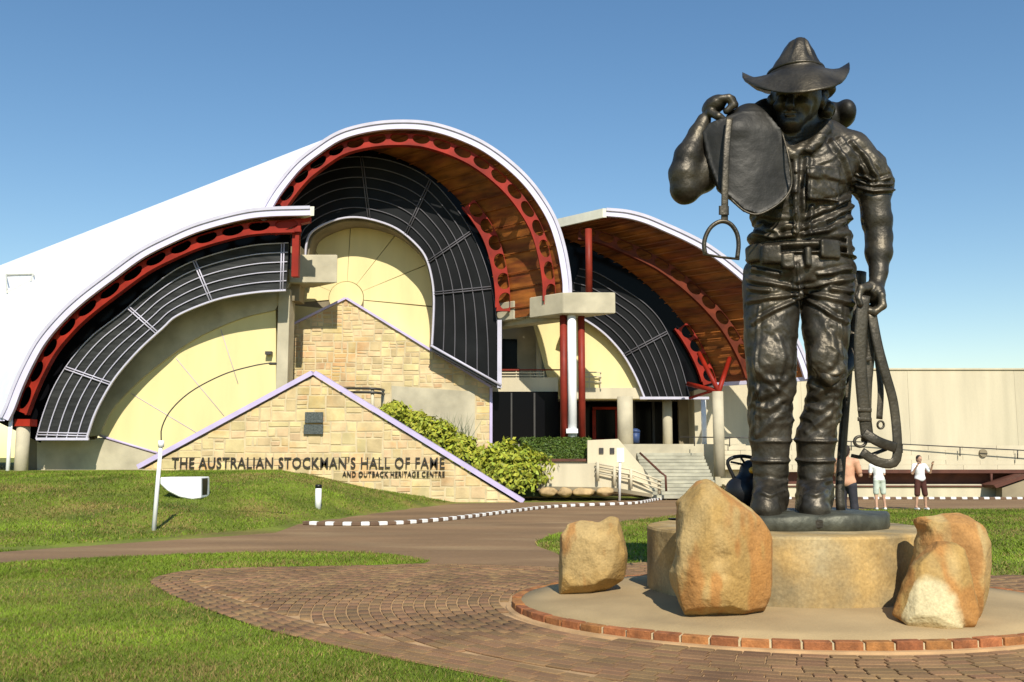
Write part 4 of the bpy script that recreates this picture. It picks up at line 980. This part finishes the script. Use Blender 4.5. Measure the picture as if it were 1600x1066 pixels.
# boots with straps
for cx_, tx in ((1204, 1196), (1274, 1273)):
    B.chain([S(cx_, 684, .02), S(cx_, 735, .03), S(cx_-1, 765, .02)], [r(30), r(27), r(26)], .02, 1.05)
    for y in (688, 719):
        c = S(cx_, y, .02); R0 = r(30.5 if y < 700 else 28.5)
        def tor(X, Y, Z, c=c, R0=R0): return np.sqrt((np.sqrt((X-c[0])**2+((Y-c[1])/1.05)**2)-R0)**2+(Z-c[2]-.06*(Y-c[1]))**2)-.020
        B.add(tor, c-.4, c+.4, .015)
    zb = S(cx_, 797, 0)[2]
    a = S(cx_, 775, .05); b = S(tx, 786, -.50); a[2] = zb+.19; b[2] = zb+.12
    B.cone(a, b, .195, .135, .06); B.cone(np.array((a[0], a[1]+.10, zb+.1)), np.array((a[0], a[1], zb+.1)), .19, .19, .05)
    B.add(lambda X, Y, Z, a=a, b=b, zb=zb: np.maximum(np.abs(Z-zb-.02)-.045, sdcaps(X, Y, a, b)), np.minimum(a, b)-.3, np.maximum(a, b)+.3, .01) if False else None
    B.cone((a[0], a[1]+.1, zb+.03), (b[0], b[1], zb+.03), .20, .16, .012, 1.0)
B.add(lambda X, Y, Z: (S(0, 800)[2]-.03)-Z+0*X+0*Y, (1.6, 9.9, .92), (1.7, 10, .93), .01)
V, F = B.mesh(); V = relax(V, F, 2, .5); N = vnorm(V, F)
# folds and chisel marks
px_ = 800+1500*V[:, 0]/V[:, 1]*1.0; zz = V[:, 2]
def band(y0, y1, soft=.12):
    za, zb = S(1250, y1)[2], S(1250, y0)[2]; return np.clip((zz-za)/soft, 0, 1)*np.clip((zb-zz)/soft, 0, 1)
def ridge(p, s, o, seed): return (1-np.abs(fbm(p, s, o, seed))*1.6)
Wp = V+.22*np.stack([fbm(V, 1.6, 2, 40), fbm(V, 1.6, 2, 41), fbm(V, 1.6, 2, 42)], 1)
shirt = band(215, 385); arms = (V[:, 0] < S(1120, 250)[0]) | ((V[:, 0] > S(1345, 330)[0]) & (zz < S(0, 300)[2]) & (zz > S(0, 500)[2]))
shirt = shirt*~arms; trous = band(405, 690)*~arms; boot = band(690, 800)
dsp = shirt*(.020*(ridge(Wp*np.array((.9, 1, 1.6)), 2.6, 3, 50)-.6)+.016*(ridge(Wp*np.array((.8, 1, 1.5)), 6.0, 3, 64)-.6))
low = band(320, 380, .2)*~arms; dsp += low*.020*np.sin(zz*40+fbm(V, 2.2, 2, 51)*5)*(.5+fbm(V, 1.4, 2, 52))
crotch = band(415, 500, .2)*~arms; dsp += crotch*.020*np.sin((zz+np.abs(V[:, 0]-S(1248, 450)[0])*.55)*30+fbm(V, 1.8, 2, 53)*4)*(.6+fbm(V, 1.6, 2, 59))
dsp += trous*(.016*(ridge(Wp*np.array((1.2, 1, .75)), 2.2, 3, 54)-.6)+.015*(ridge(Wp*np.array((1.0, 1, .9)), 5.5, 3, 65)-.6))
knee = band(560, 690, .25)*~arms; dsp += knee*.022*(ridge(Wp*np.array((.7, 1, 1.7)), 3.0, 3, 55)-.6)+knee*.008*np.sin(zz*30+V[:, 0]*8+fbm(V, 1.8, 3, 66)*9)
dsp += boot*.016*fbm(V*np.array((1, 1, 1.4)), 4, 3, 57)
ank = band(735, 785, .1); dsp += ank*.009*np.sin(zz*44+fbm(V, 2.5, 2, 58)*5)
slv = band(235, 300)*(V[:, 0] > S(1335, 250)[0]); dsp += slv*.022*(ridge(Wp*np.array((1.6, 1, 1)), 4, 3, 61)-.6)
dsp *= .55
dsp += arms*.006*fbm(V, 3, 3, 62)+.0035*fbm(V, 12, 2, 63)
vx, vy, vz = V[:, 0], V[:, 1], V[:, 2]-CAMZ
dd_ = vy*CT+vz*ST; PX = 800+1500*vx/dd_; PY = 533-1500*(vz*CT-vy*ST)/dd_
PX = PX+2.5*fbm(V, 3, 2, 71); PY = PY+2.5*fbm(V, 3, 2, 72)
def crease(w, A, *pl):
    global dsp
    for line in pl:
        d = np.full(len(V), 1e9)
        for (x0, y0), (x1, y1) in zip(line[:-1], line[1:]):
            ex, ey = x1-x0, y1-y0; t = np.clip(((PX-x0)*ex+(PY-y0)*ey)/(ex*ex+ey*ey), 0, 1); d = np.minimum(d, np.hypot(PX-x0-ex*t, PY-y0-ey*t))
        q = np.exp(-(d/w)**2)-.55*np.exp(-((d-2.1*w)/w)**2)
        dsp = dsp+A*q*np.clip((-.12-N[:, 1])*2.2, 0, 1)
crease(3.6, .030, [(1338, 302), (1300, 326), (1262, 338)], [(1334, 320), (1290, 346), (1255, 353)], [(1333, 338), (1296, 359), (1258, 364)], [(1298, 318), (1324, 312)],
       [(1172, 346), (1205, 353), (1238, 350)], [(1172, 362), (1208, 370), (1240, 364)], [(1180, 354), (1215, 361)], [(1270, 326), (1262, 345), (1266, 362)])
crease(3.2, .026, [(1298, 218), (1322, 250), (1332, 286)], [(1312, 216), (1338, 246), (1350, 276)], [(1330, 222), (1356, 250), (1370, 278)], [(1262, 250), (1257, 300), (1255, 340)], [(1348, 262), (1360, 284)])
crease(2.8, .030, [(1336, 284), (1362, 291), (1394, 288)], [(1337, 293), (1365, 300), (1396, 297)], [(1342, 278), (1372, 284), (1390, 278)])
crease(3.0, .024, [(1246, 452), (1206, 442), (1168, 434)], [(1244, 460), (1205, 464), (1166, 470)], [(1250, 450), (1296, 442), (1334, 434)], [(1252, 458), (1294, 463), (1334, 474)], [(1254, 466), (1290, 482), (1324, 504)],
       [(1240, 470), (1210, 486), (1176, 506)], [(1170, 448), (1200, 452)], [(1300, 450), (1332, 454)], [(1176, 420), (1215, 428)], [(1280, 428), (1330, 420)])
crease(4.2, .013, [(1168, 566), (1196, 590), (1226, 596)], [(1240, 588), (1214, 612), (1190, 622)], [(1172, 634), (1204, 640), (1226, 628)], [(1236, 640), (1210, 656), (1186, 676)], [(1174, 604), (1190, 616), (1184, 650)], [(1216, 530), (1226, 560), (1220, 590)],
       [(1266, 580), (1286, 600), (1302, 604)], [(1318, 572), (1296, 592), (1276, 618)], [(1256, 632), (1284, 640), (1300, 630)], [(1310, 636), (1284, 656), (1262, 674)], [(1300, 520), (1306, 550), (1298, 572)])
crease(2.2, .012, [(1186, 480), (1180, 560), (1182, 680)], [(1316, 480), (1316, 560), (1304, 680)], [(1246, 412), (1248, 455)])
crease(2.8, .016, [(1180, 752), (1204, 760), (1228, 750)], [(1250, 752), (1274, 760), (1298, 750)], [(1184, 768), (1204, 774), (1224, 766)], [(1254, 768), (1274, 774), (1294, 766)])
V = V+N*dsp[:, None]
obj('body', V, F, M['bronze'], stt, smooth=True)
# hat
hb = S(1243, 122, -.14); nA = 96
ba, bb_ = r(84), .70
def brim(t, q):        # angle t (0 right, pi/2 towards the camera), q 0 at crown foot .. 1 at the rim; the ends are drawn out to points
    rx, ry = .335+(ba-.335)*q, .37+(.72-.37)*q
    side = abs(math.cos(t))**2.5; front = max(0, math.sin(t-.28)); back = max(0, -math.sin(t)); sn_ = math.sin(t)
    z = q**1.25*(.13*side-.44*front**1.1+.10*back)+.012*math.sin(3*t+1)*q+.008*math.sin(5*t)*q
    yy = math.copysign(abs(sn_)**(1+.30*q), sn_)
    return np.array((hb[0]+rx*math.cos(t), hb[1]-ry*yy, hb[2]+.005+z))
rows = []
for z_, rx_, ry_, off, dent in ((.53, .02, .02, .02, 0), (.53, .06, .11, .02, 0), (.515, .095, .19, .02, .03), (.47, .122, .24, .02, .06), (.39, .155, .275, .015, .075), (.30, .20, .305, .008, .06), (.20, .25, .325, 0, .035), (.11, .295, .345, 0, .012), (.065, .318, .36, 0, 0), (.03, .335, .37, 0, 0)):
    rw_ = []
    for k in range(nA):
        t = 2*math.pi*k/nA; pin = 1-dent*2.2*math.exp(-((abs(((t-1.15) % (2*math.pi)))-.0)/.30)**2)-dent*2.0*math.exp(-(((t-2.15) % (2*math.pi))/.30)**2)
        pin += .035*math.sin(9*t+z_*6)*min(1, dent*14)
        rw_.append(hb+np.array((off+rx_*math.cos(t)*pin, -ry_*math.sin(t)*pin, z_*.80)))
    rows.append(rw_)
for q in (.02, .15, .35, .55, .75, .9, .98, 1.0): rows.append([brim(2*math.pi*k/nA, q) for k in range(nA)])
rows.append([brim(2*math.pi*k/nA, .995)-np.array((0, 0, .035)) for k in range(nA)])
for q in (.9, .6, .3, .05): rows.append([brim(2*math.pi*k/nA, q)-np.array((0, 0, .045)) for k in range(nA)])
V = np.array(rows).reshape(-1, 3); m = len(rows)
F = np.array([(i*nA+k, (i+1)*nA+k, (i+1)*nA+(k+1) % nA, i*nA+(k+1) % nA) for i in range(m-1) for k in range(nA)])
ct = hb+np.array((0, 0, .06)); ang = .0
V = ct+np.stack([(V-ct)[:, 0], (V-ct)[:, 1]*math.cos(ang)-(V-ct)[:, 2]*math.sin(ang)*-1*0-0, (V-ct)[:, 2]+(V-ct)[:, 1]*math.sin(ang)], 1)
V = V+(vnorm(V, F)*(.012*fbm(V, 5, 3, 70))[:, None])
hat = obj('hat', V, F, M['bronze'], stt, smooth=True)
def hatband():
    pts = [ct+((hb+np.array((.318*math.cos(t), -.362*math.sin(t), .052)))-ct)*1+np.array((0, 0, (-.36*math.sin(t))*math.sin(ang))) for t in np.linspace(0, 2*math.pi, 60)]
    tube('hat_band', pts, .022, M['bronze'], hat, n=6, flat=.6)
hatband()
# saddle: flap over the right chest, seat roll behind the neck
Q = Field((1.95, 10.0, 4.0), (4.3, 11.7, 5.95), .0155)
fl = np.array(XZ([(1099, 202), (1110, 189), (1128, 184), (1160, 172), (1200, 172), (1222, 205), (1232, 245), (1238, 285), (1231, 306), (1211, 325), (1184, 338), (1161, 331), (1141, 312), (1123, 297), (1109, 255)], SD-.5)); fcx = S(1185, 260, -.5)
def flapf(X, Y, Z):
    d2 = sdpoly(*np.meshgrid(X.ravel(), Z.ravel(), indexing='ij'), fl)[:, None, :]
    ys = SD-.57+.75*(X-fcx[0])**2+.06*np.sin((X-fcx[0])*4+1)+1.5*np.clip(Z-S(0, 232)[2], 0, 1)**2
    e = np.abs(Y-ys)-.035-.02*np.clip(1+d2/.04, 0, 1)*(d2 < 0); return np.maximum(e, d2)
Q.add(flapf, (fl[:, 0].min(), 10.1, fl[:, 1].min()), (fl[:, 0].max(), 11.1, fl[:, 1].max()), .02)
Q.chain([S(1150, 205, -.42), S(1170, 190, -.25), S(1200, 183, .05), S(1235, 185, .36), S(1290, 188, .48), S(1318, 182, .42)], [r(16), r(24), r(26), r(30), r(28), r(19)], .12)
Q.ell(S(1320, 176, .34), (r(17), .20, r(21)), .04)
Q.cone(S(1146, 186, -.22), S(1200, 174, -.02), r(12), r(13), .06)
V, F = Q.mesh(); V = relax(V, F, 1); V = V+vnorm(V, F)*(.004*fbm(V, 3, 3, 80)+.002*fbm(V, 14, 2, 81))[:, None]
M['saddlebronze'] = mat('smooth_dark_bronze', (.030, .028, .024), .52, metal=.5, var=.25, scale=3, bump=.12, bscale=40)
sad = obj('saddle', V, F, M['saddlebronze'], stt, smooth=True)
def strap(name, pts, w, par=stt, th=.18, n=30):
    q = cr(np.array(pts), n); return tube(name, q, r(w), M['bronze'], par, n=10, flat=th, up=(0, 1, 0))
strap('stirrup_leather', [S(1140, 184, -.60), S(1136, 225, -.63), S(1133, 290, -.64), S(1132, 348, -.62)], 5.5)
strap('flap_rim', [S(1222, 207, -.50), S(1232, 245, -.60), S(1237, 285, -.58), S(1229, 306, -.60), S(1210, 323, -.62), S(1184, 335, -.63), S(1162, 329, -.62), S(1142, 311, -.60)], 1.6, th=.9, n=40)
strap('buckle', [S(1131, 322, -.645), S(1131, 336, -.645)], 8)
si = np.array([S(x, y, -.62) for x, y in ((1102, 397), (1100, 382), (1104, 366), (1113, 353), (1127, 346), (1141, 350), (1151, 364), (1154, 382), (1152, 403))])
tube('stirrup_iron', cr(si, 40), r(3.4), M['bronze'], stt, n=10); tube('stirrup_tread', [S(1099, 397, -.62), S(1126, 402, -.62), S(1155, 405, -.62)], r(3.2), M['bronze'], stt, n=8, up=(0, 0, 1), flat=.6)
# bridle and reins hanging from the left hand
strap('bridle_strap', [S(1350, 462, -.36), S(1346, 500, -.36), S(1344, 560, -.34), S(1349, 630, -.32), S(1356, 690, -.32)], 10)
strap('bridle_strap', [S(1358, 484, -.30), S(1361, 540, -.28), S(1356, 600, -.28), S(1354, 660, -.30), S(1352, 690, -.30)], 7)
strap('rein', [S(1362, 488, -.34), S(1372, 540, -.36), S(1384, 585, -.36), S(1396, 630, -.34), S(1402, 690, -.34), S(1398, 722, -.34), S(1372, 722, -.34), S(1346, 706, -.34)], 7.5, n=44)
strap('rein', [S(1360, 490, -.24), S(1371, 560, -.22), S(1376, 610, -.24), S(1374, 655, -.26)], 5)
strap('noseband', [S(1350, 676, -.40), S(1372, 690, -.42), S(1400, 700, -.36)], 8)
tube('bit_ring', [S(1344+9*math.cos(t), 690+8*math.sin(t), -.36) for t in np.linspace(0, 6.283, 24)], r(2.4), M['bronze'], stt, n=6)
tube('buckle', [S(1376+5*math.cos(t), 664+6*math.sin(t), -.27) for t in np.linspace(0, 6.283, 16)], r(1.7), M['bronze'], stt, n=6)
strap('rein', [S(1330, 712, -.1), S(1350, 714, -.3), S(1385, 702, -.34)], 3)
for y in (560, 640, 655): strap('strap_keeper', [S(1340, y, -.35), S(1362, y+1, -.33)], 3.2, n=8)
strap('scabbard', [S(1340, 425, .20), S(1338, 480, .18), S(1332, 545, .10), S(1318, 575, -.12), S(1288, 594, -.34)], 14, th=.7)
strap('whip_thong', [S(1328, 540, .2), S(1322, 620, .18), S(1316, 700, .16), S(1312, 770, .12), S(1314, 798, .1)], 7, th=.8)
# bronze ground slab cast with the boots
a0 = S(1284, 800, -.02); zs = S(1250, 798)[2]; slab = []; n = 72
for zq, kq in ((ZP-.005, .97), (ZP+.03, 1.0), (zs-.03, 1.0), (zs-.005, .965)):
    slab.append([(a0[0]+kq*(.70+.035*math.sin(3*t+1)+.02*math.sin(7*t))*math.cos(t), a0[1]-.04+kq*(.76+.04*math.sin(2*t))*math.sin(t), zq+.012*math.sin(5*t+zq*9)*(zq > ZP)) for t in np.linspace(0, 2*math.pi, n, endpoint=False)])
V = [p for rw_ in slab for p in rw_]+[(a0[0], a0[1], zs+.01)]; F = [(k*n+i, k*n+(i+1) % n, (k+1)*n+(i+1) % n, (k+1)*n+i) for k in range(3) for i in range(n)]+[(3*n+i, 3*n+(i+1) % n, 4*n) for i in range(n)]
V2 = [(p[0]-.48, p[1], p[2]) for p in V]
sl = obj('ground_slab', V, F, M['bronzebase'], stt, smooth=True); sl2 = obj('ground_slab', V2[:0] or np.array(V2)*1.0-np.array((.0, .02, .006)), F, M['bronzebase'], stt, smooth=True)
pq = S(1282, 825, -.78); bevel(pbox('name_plate', 1250, 812, 1312, 826, SD-.80, .05, M['bronze'], stt), .01)
# black bag standing behind the boot
c = S(1160, 770, .55); c[2] = ZP
bg = thing('black_bag', 'black bag with tubular frame handle and yellow spot behind the statue boot', 'bag', tuple(c))
Bq = Field(c-np.array((.5, .4, .05)), c+np.array((.5, .4, 1.0)), .02)
Bq.ell(S(1171, 738, .55), (r(16), .16, r(20)), .05); Bq.ell(S(1162, 768, .5), (r(30), .22, r(26)), .08); V, F = Bq.mesh(); V[:, 2] = np.maximum(V[:, 2], ZP+.002); obj('bag_body', relax(V, F, 2), F, M['black'], bg, smooth=True)
tube('frame_handle', cr([S(1153, 762, .5), S(1146, 745, .5), S(1137, 724, .5), S(1143, 716, .5), S(1160, 713, .5), S(1180, 716, .55)], 24), r(3), M['black'], bg, n=8)
tube('frame_bar', [S(1142, 722, .5), S(1172, 728, .55)], r(2), M['black'], bg, n=6); tube('frame_bar', [S(1158, 716, .5), S(1168, 730, .55)], r(2), M['black'], bg, n=6)
M['amber'] = mat('amber_plastic', (.70, .36, .03), .4, var=.05, bump=0)
V = IV*np.array((r(5), .05, r(5)))+S(1175, 735, .38); obj('yellow_spot', V, IF, M['amber'], bg, smooth=True)

# ------------------------------------------------------------------ visitors
def cloth(name, c): 
    if name not in M: M[name] = mat(name, c, .8, var=.12, scale=6, bump=.1)
    return M[name]
cloth('skin', (.50, .29, .19)); cloth('dark_hair', (.03, .02, .015))
def person(label, base, Ht, face, arms, top, pants, hair, legs='bare', pose=0.0, sleeve=True, lean=0.0, shorts=.47, stance=.09):
    t = thing('person', label, 'person', tuple(base), 'visitors on the road behind the statue'); k = Ht/1.72
    t.rotation_euler = (0, 0, face); ORG[t] = np.zeros(3)
    def mk(name, build, m, h=.014):
        f = Field((-.75, -.6, -.02), (.75, .6, 1.95), h); build(f); V, F = f.mesh(); V = relax(V, F, 1)
        V[:, 1] -= lean*np.clip(V[:, 2]-.95, 0, 1); V *= k
        o = obj(name, V, F, m, t, smooth=True, origin=(0, 0, 0)); return o
    L = [((s*.09, 0, .92), (s*(.09+stance*.3), -.02, .50), (s*(.09+stance*.5), .03, .09)) for s in (-1, 1)]
    def armpts(s):
        return [np.array((s*.19, 0, 1.40)), np.array((s*.19, 0, 1.40))+np.array(arms[s > 0][0]), np.array((s*.19, 0, 1.40))+np.array(arms[s > 0][1])]
    def body(f):
        for a, b, c in L:
            f.chain([a, b, c], [.082, .055, .038], .03); f.cone(c, (c[0], c[1]-.13, .035), .04, .032, .03)
        f.ell((0, 0, .96), (.155, .11, .11), .05); f.cone((0, 0, 1.0), (0, 0, 1.32), .125, .14, .06); f.cone((-.15, 0, 1.40), (.15, 0, 1.40), .062, .062, .06)
        f.cone((0, .0, 1.42), (0, -.01, 1.53), .055, .05, .03); f.ell((0, -.01, 1.61), (.075, .092, .108), .02)
        f.cone((0, -.10, 1.62), (0, -.115, 1.595), .010, .016, .012); f.ell((0, -.09, 1.555), (.03, .02, .01), .01); f.ell((0, -.07, 1.53), (.03, .03, .02), .02)
        for s in (-1, 1):
            f.ell((s*.03, -.098, 1.625), (.015, .012, .008), .008, op='cut'); f.ell((s*.076, .01, 1.605), (.012, .02, .03), .01)
            p = armpts(s); f.chain(p, [.048, .038, .027], .025)
            d = (p[2]-p[1]); d /= np.linalg.norm(d); pc = p[2]+d*.05; f.ell(pc, (.032, .032, .045), .02)
            sdv = np.cross(d, (0, 1, 0)); sdv /= np.linalg.norm(sdv)+1e-9
            for q in range(4): f.chain([pc+d*.03+sdv*(q-1.5)*.016, pc+d*.075+sdv*(q-1.5)*.018, pc+d*.10+sdv*(q-1.5)*.017+np.array((0, -.02, 0))], [.0095, .009, .008], .006)
            f.chain([pc+sdv*.03*s, pc+sdv*.055*s+d*.03, pc+sdv*.05*s+d*.055], [.011, .0095, .008], .008)
    mk('body', body, M['skin'])
    def topf(f):
        f.ell((0, 0, 1.0), (.172, .128, .10), .05); f.cone((0, 0, 1.0), (0, 0, 1.32), .140, .154, .06); f.cone((-.155, 0, 1.395), (.155, 0, 1.395), .073, .073, .06)
        f.add(lambda X, Y, Z: .90-Z+0*X+0*Y, (-.4, -.4, .7), (.4, .4, .92), .01, 'cut') if False else None
        for s in (-1, 1):
            p = armpts(s); f.cone(p[0], p[0]+(p[1]-p[0])*.75, .064, .058, .03)
        f.cone((0, -.02, 1.47), (0, -.03, 1.60), .06, .06, .01, op='cut')
    mk('shirt', topf, cloth(*top))
    def pantf(f):
        f.ell((0, 0, .95), (.168, .124, .10), .05)
        for a, b, c in L:
            a, b, c = map(np.array, (a, b, c)); e = b+(c-b)*.9 if shorts < .2 else a+(b-a)*min(1, (.92-shorts)/.42)
            if shorts < .2: f.chain([a, b, e], [.098, .075, .062], .04)
            else: f.cone(a, e, .098, .088, .04)
    mk('trousers', pantf, cloth(*pants))
    def hairf(f):
        f.ell((0, .015, 1.64), (.087, .098, .10), .02); f.ell((0, .05, 1.57), (.07, .06, .08), .03); f.ell((0, -.10, 1.585), (.062, .06, .075), .02, op='cut')
    mk('hair', hairf, cloth(*hair))
    for s, (a, b, c) in zip((-1, 1), L):
        def sh(f, c=c): f.cone((c[0], c[1]+.02, .04), (c[0], c[1]-.14, .035), .048, .042, .02)
        mk('shoe', sh, cloth('white_shoes', (.7, .7, .68)))
b_ = G(1376, 797); person('visitor in white shirt and pale shorts seen from behind below the bridle', b_, 1.66, math.pi, ([(-.03, -.10, -.27), (.02, -.30, -.34)], [(.03, -.10, -.27), (-.02, -.30, -.34)]), ('white_cotton_shirt', (.78, .77, .72)), ('pale_green_shorts', (.55, .60, .50)), ('grey_brown_hair', (.16, .11, .07)), shorts=.55, lean=.35)
b_ = G(1440, 797); person('visitor in white shirt and dark brown shorts with hands raised', b_, 1.66, .15, ([(-.10, -.06, -.25), (-.05, -.24, -.02)], [(.14, -.05, -.22), (.12, -.22, .02)]), ('white_shirt', (.80, .79, .80)), ('dark_brown_shorts', (.075, .022, .014)), ('dark_hair', (.03, .02, .015)), shorts=.50, stance=.15)
b_ = np.array((P(1324, 760, 21)[0], 21, 0)); person('visitor in peach shirt and dark trousers close behind the statue boots', b_, 1.86, math.pi*.8, ([(-.05, -.08, -.27), (.06, -.25, -.20)], [(.05, -.08, -.27), (-.06, -.28, -.30)]), ('peach_shirt', (.62, .33, .20)), ('dark_trousers', (.03, .028, .035)), ('dark_hair', (.03, .02, .015)), shorts=.1)

# ------------------------------------------------------------------ grass blades
rp_ = np.array(road_poly); pp_ = np.array(pav_poly)
def blades(name, label, x0, x1, y0, y1, n, hgt, wid, test):
    x = rng.uniform(x0, x1, n); y = rng.uniform(y0, y1, n)
    ok = (np.abs(x) < y*.75+2.0) & ~inpoly(x, y, rp_) & ~inpoly(x, y, pp_) & test(x, y); x, y = x[ok], y[ok]; n = len(x)
    z = mound(x, y)+np.where((mound(x, y) > .15) & (mound(x, y) < 1.0), (np.sin(x*1.3+y*.7)*np.sin(y*.9-x*.4))*.05, 0)
    pts = np.c_[x, y, z]; pn = fbm(np.c_[x, y, np.zeros(n)], .9, 3, 90); pf = fbm(np.c_[x, y, np.zeros(n)], 5, 2, 92)
    a = rng.uniform(0, 2*math.pi, n); w = wid*rng.uniform(.6, 1.3, n); h = hgt*rng.uniform(.5, 1.3, n)*(1+.4*pf)
    dx, dy = np.cos(a)*w/2, np.sin(a)*w/2; lx, ly = rng.normal(size=n)*h*.7, rng.normal(size=n)*h*.7
    V = np.stack([pts+np.c_[dx, dy, -.005+0*x], pts-np.c_[dx, dy, .005+0*x], pts+np.c_[lx, ly, h]], 1).reshape(-1, 3)
    o = obj(name, V, np.arange(3*n).reshape(n, 3), M['blade'], origin=(0, 0, 0)); tag(o, label, 'grass', None, 'stuff')
    g = np.array((.132, .190, .013))[None]*(1+.30*pn[:, None]+rng.uniform(-.3, .3, (n, 1))); s_ = np.array((.28, .21, .065))[None]*rng.uniform(.6, 1.15, (n, 1))
    dry = rng.random(n) < np.clip(.10+.6*(fbm(np.c_[x, y, np.zeros(n)], .55, 3, 95)+.05)+.35*pf, .03, .8); C = np.where(dry[:, None], s_, g); setcol(o, np.repeat(C, 3, 0))
blades('grass_blades', 'short green lawn in the left foreground', -12, 1.5, 4, 14, 560000, .032, .010, lambda x, y: rng.random(len(x)) < np.clip(60/y**2, .25, 1))
blades('grass_blades', 'narrow strip of lawn between road and brick paving', -18, 0, 13, 17, 100000, .04, .016, lambda x, y: x < 0)
blades('grass_blades', 'lawn on the sloping bank below the hall', -28, -1, 15.5, 34.9, 260000, .05, .022, lambda x, y: mound(x, y) > .01)
blades('grass_blades', 'flat lawn behind the statue on the right', 0, 20, 13, 31, 160000, .05, .022, lambda x, y: x > 0)
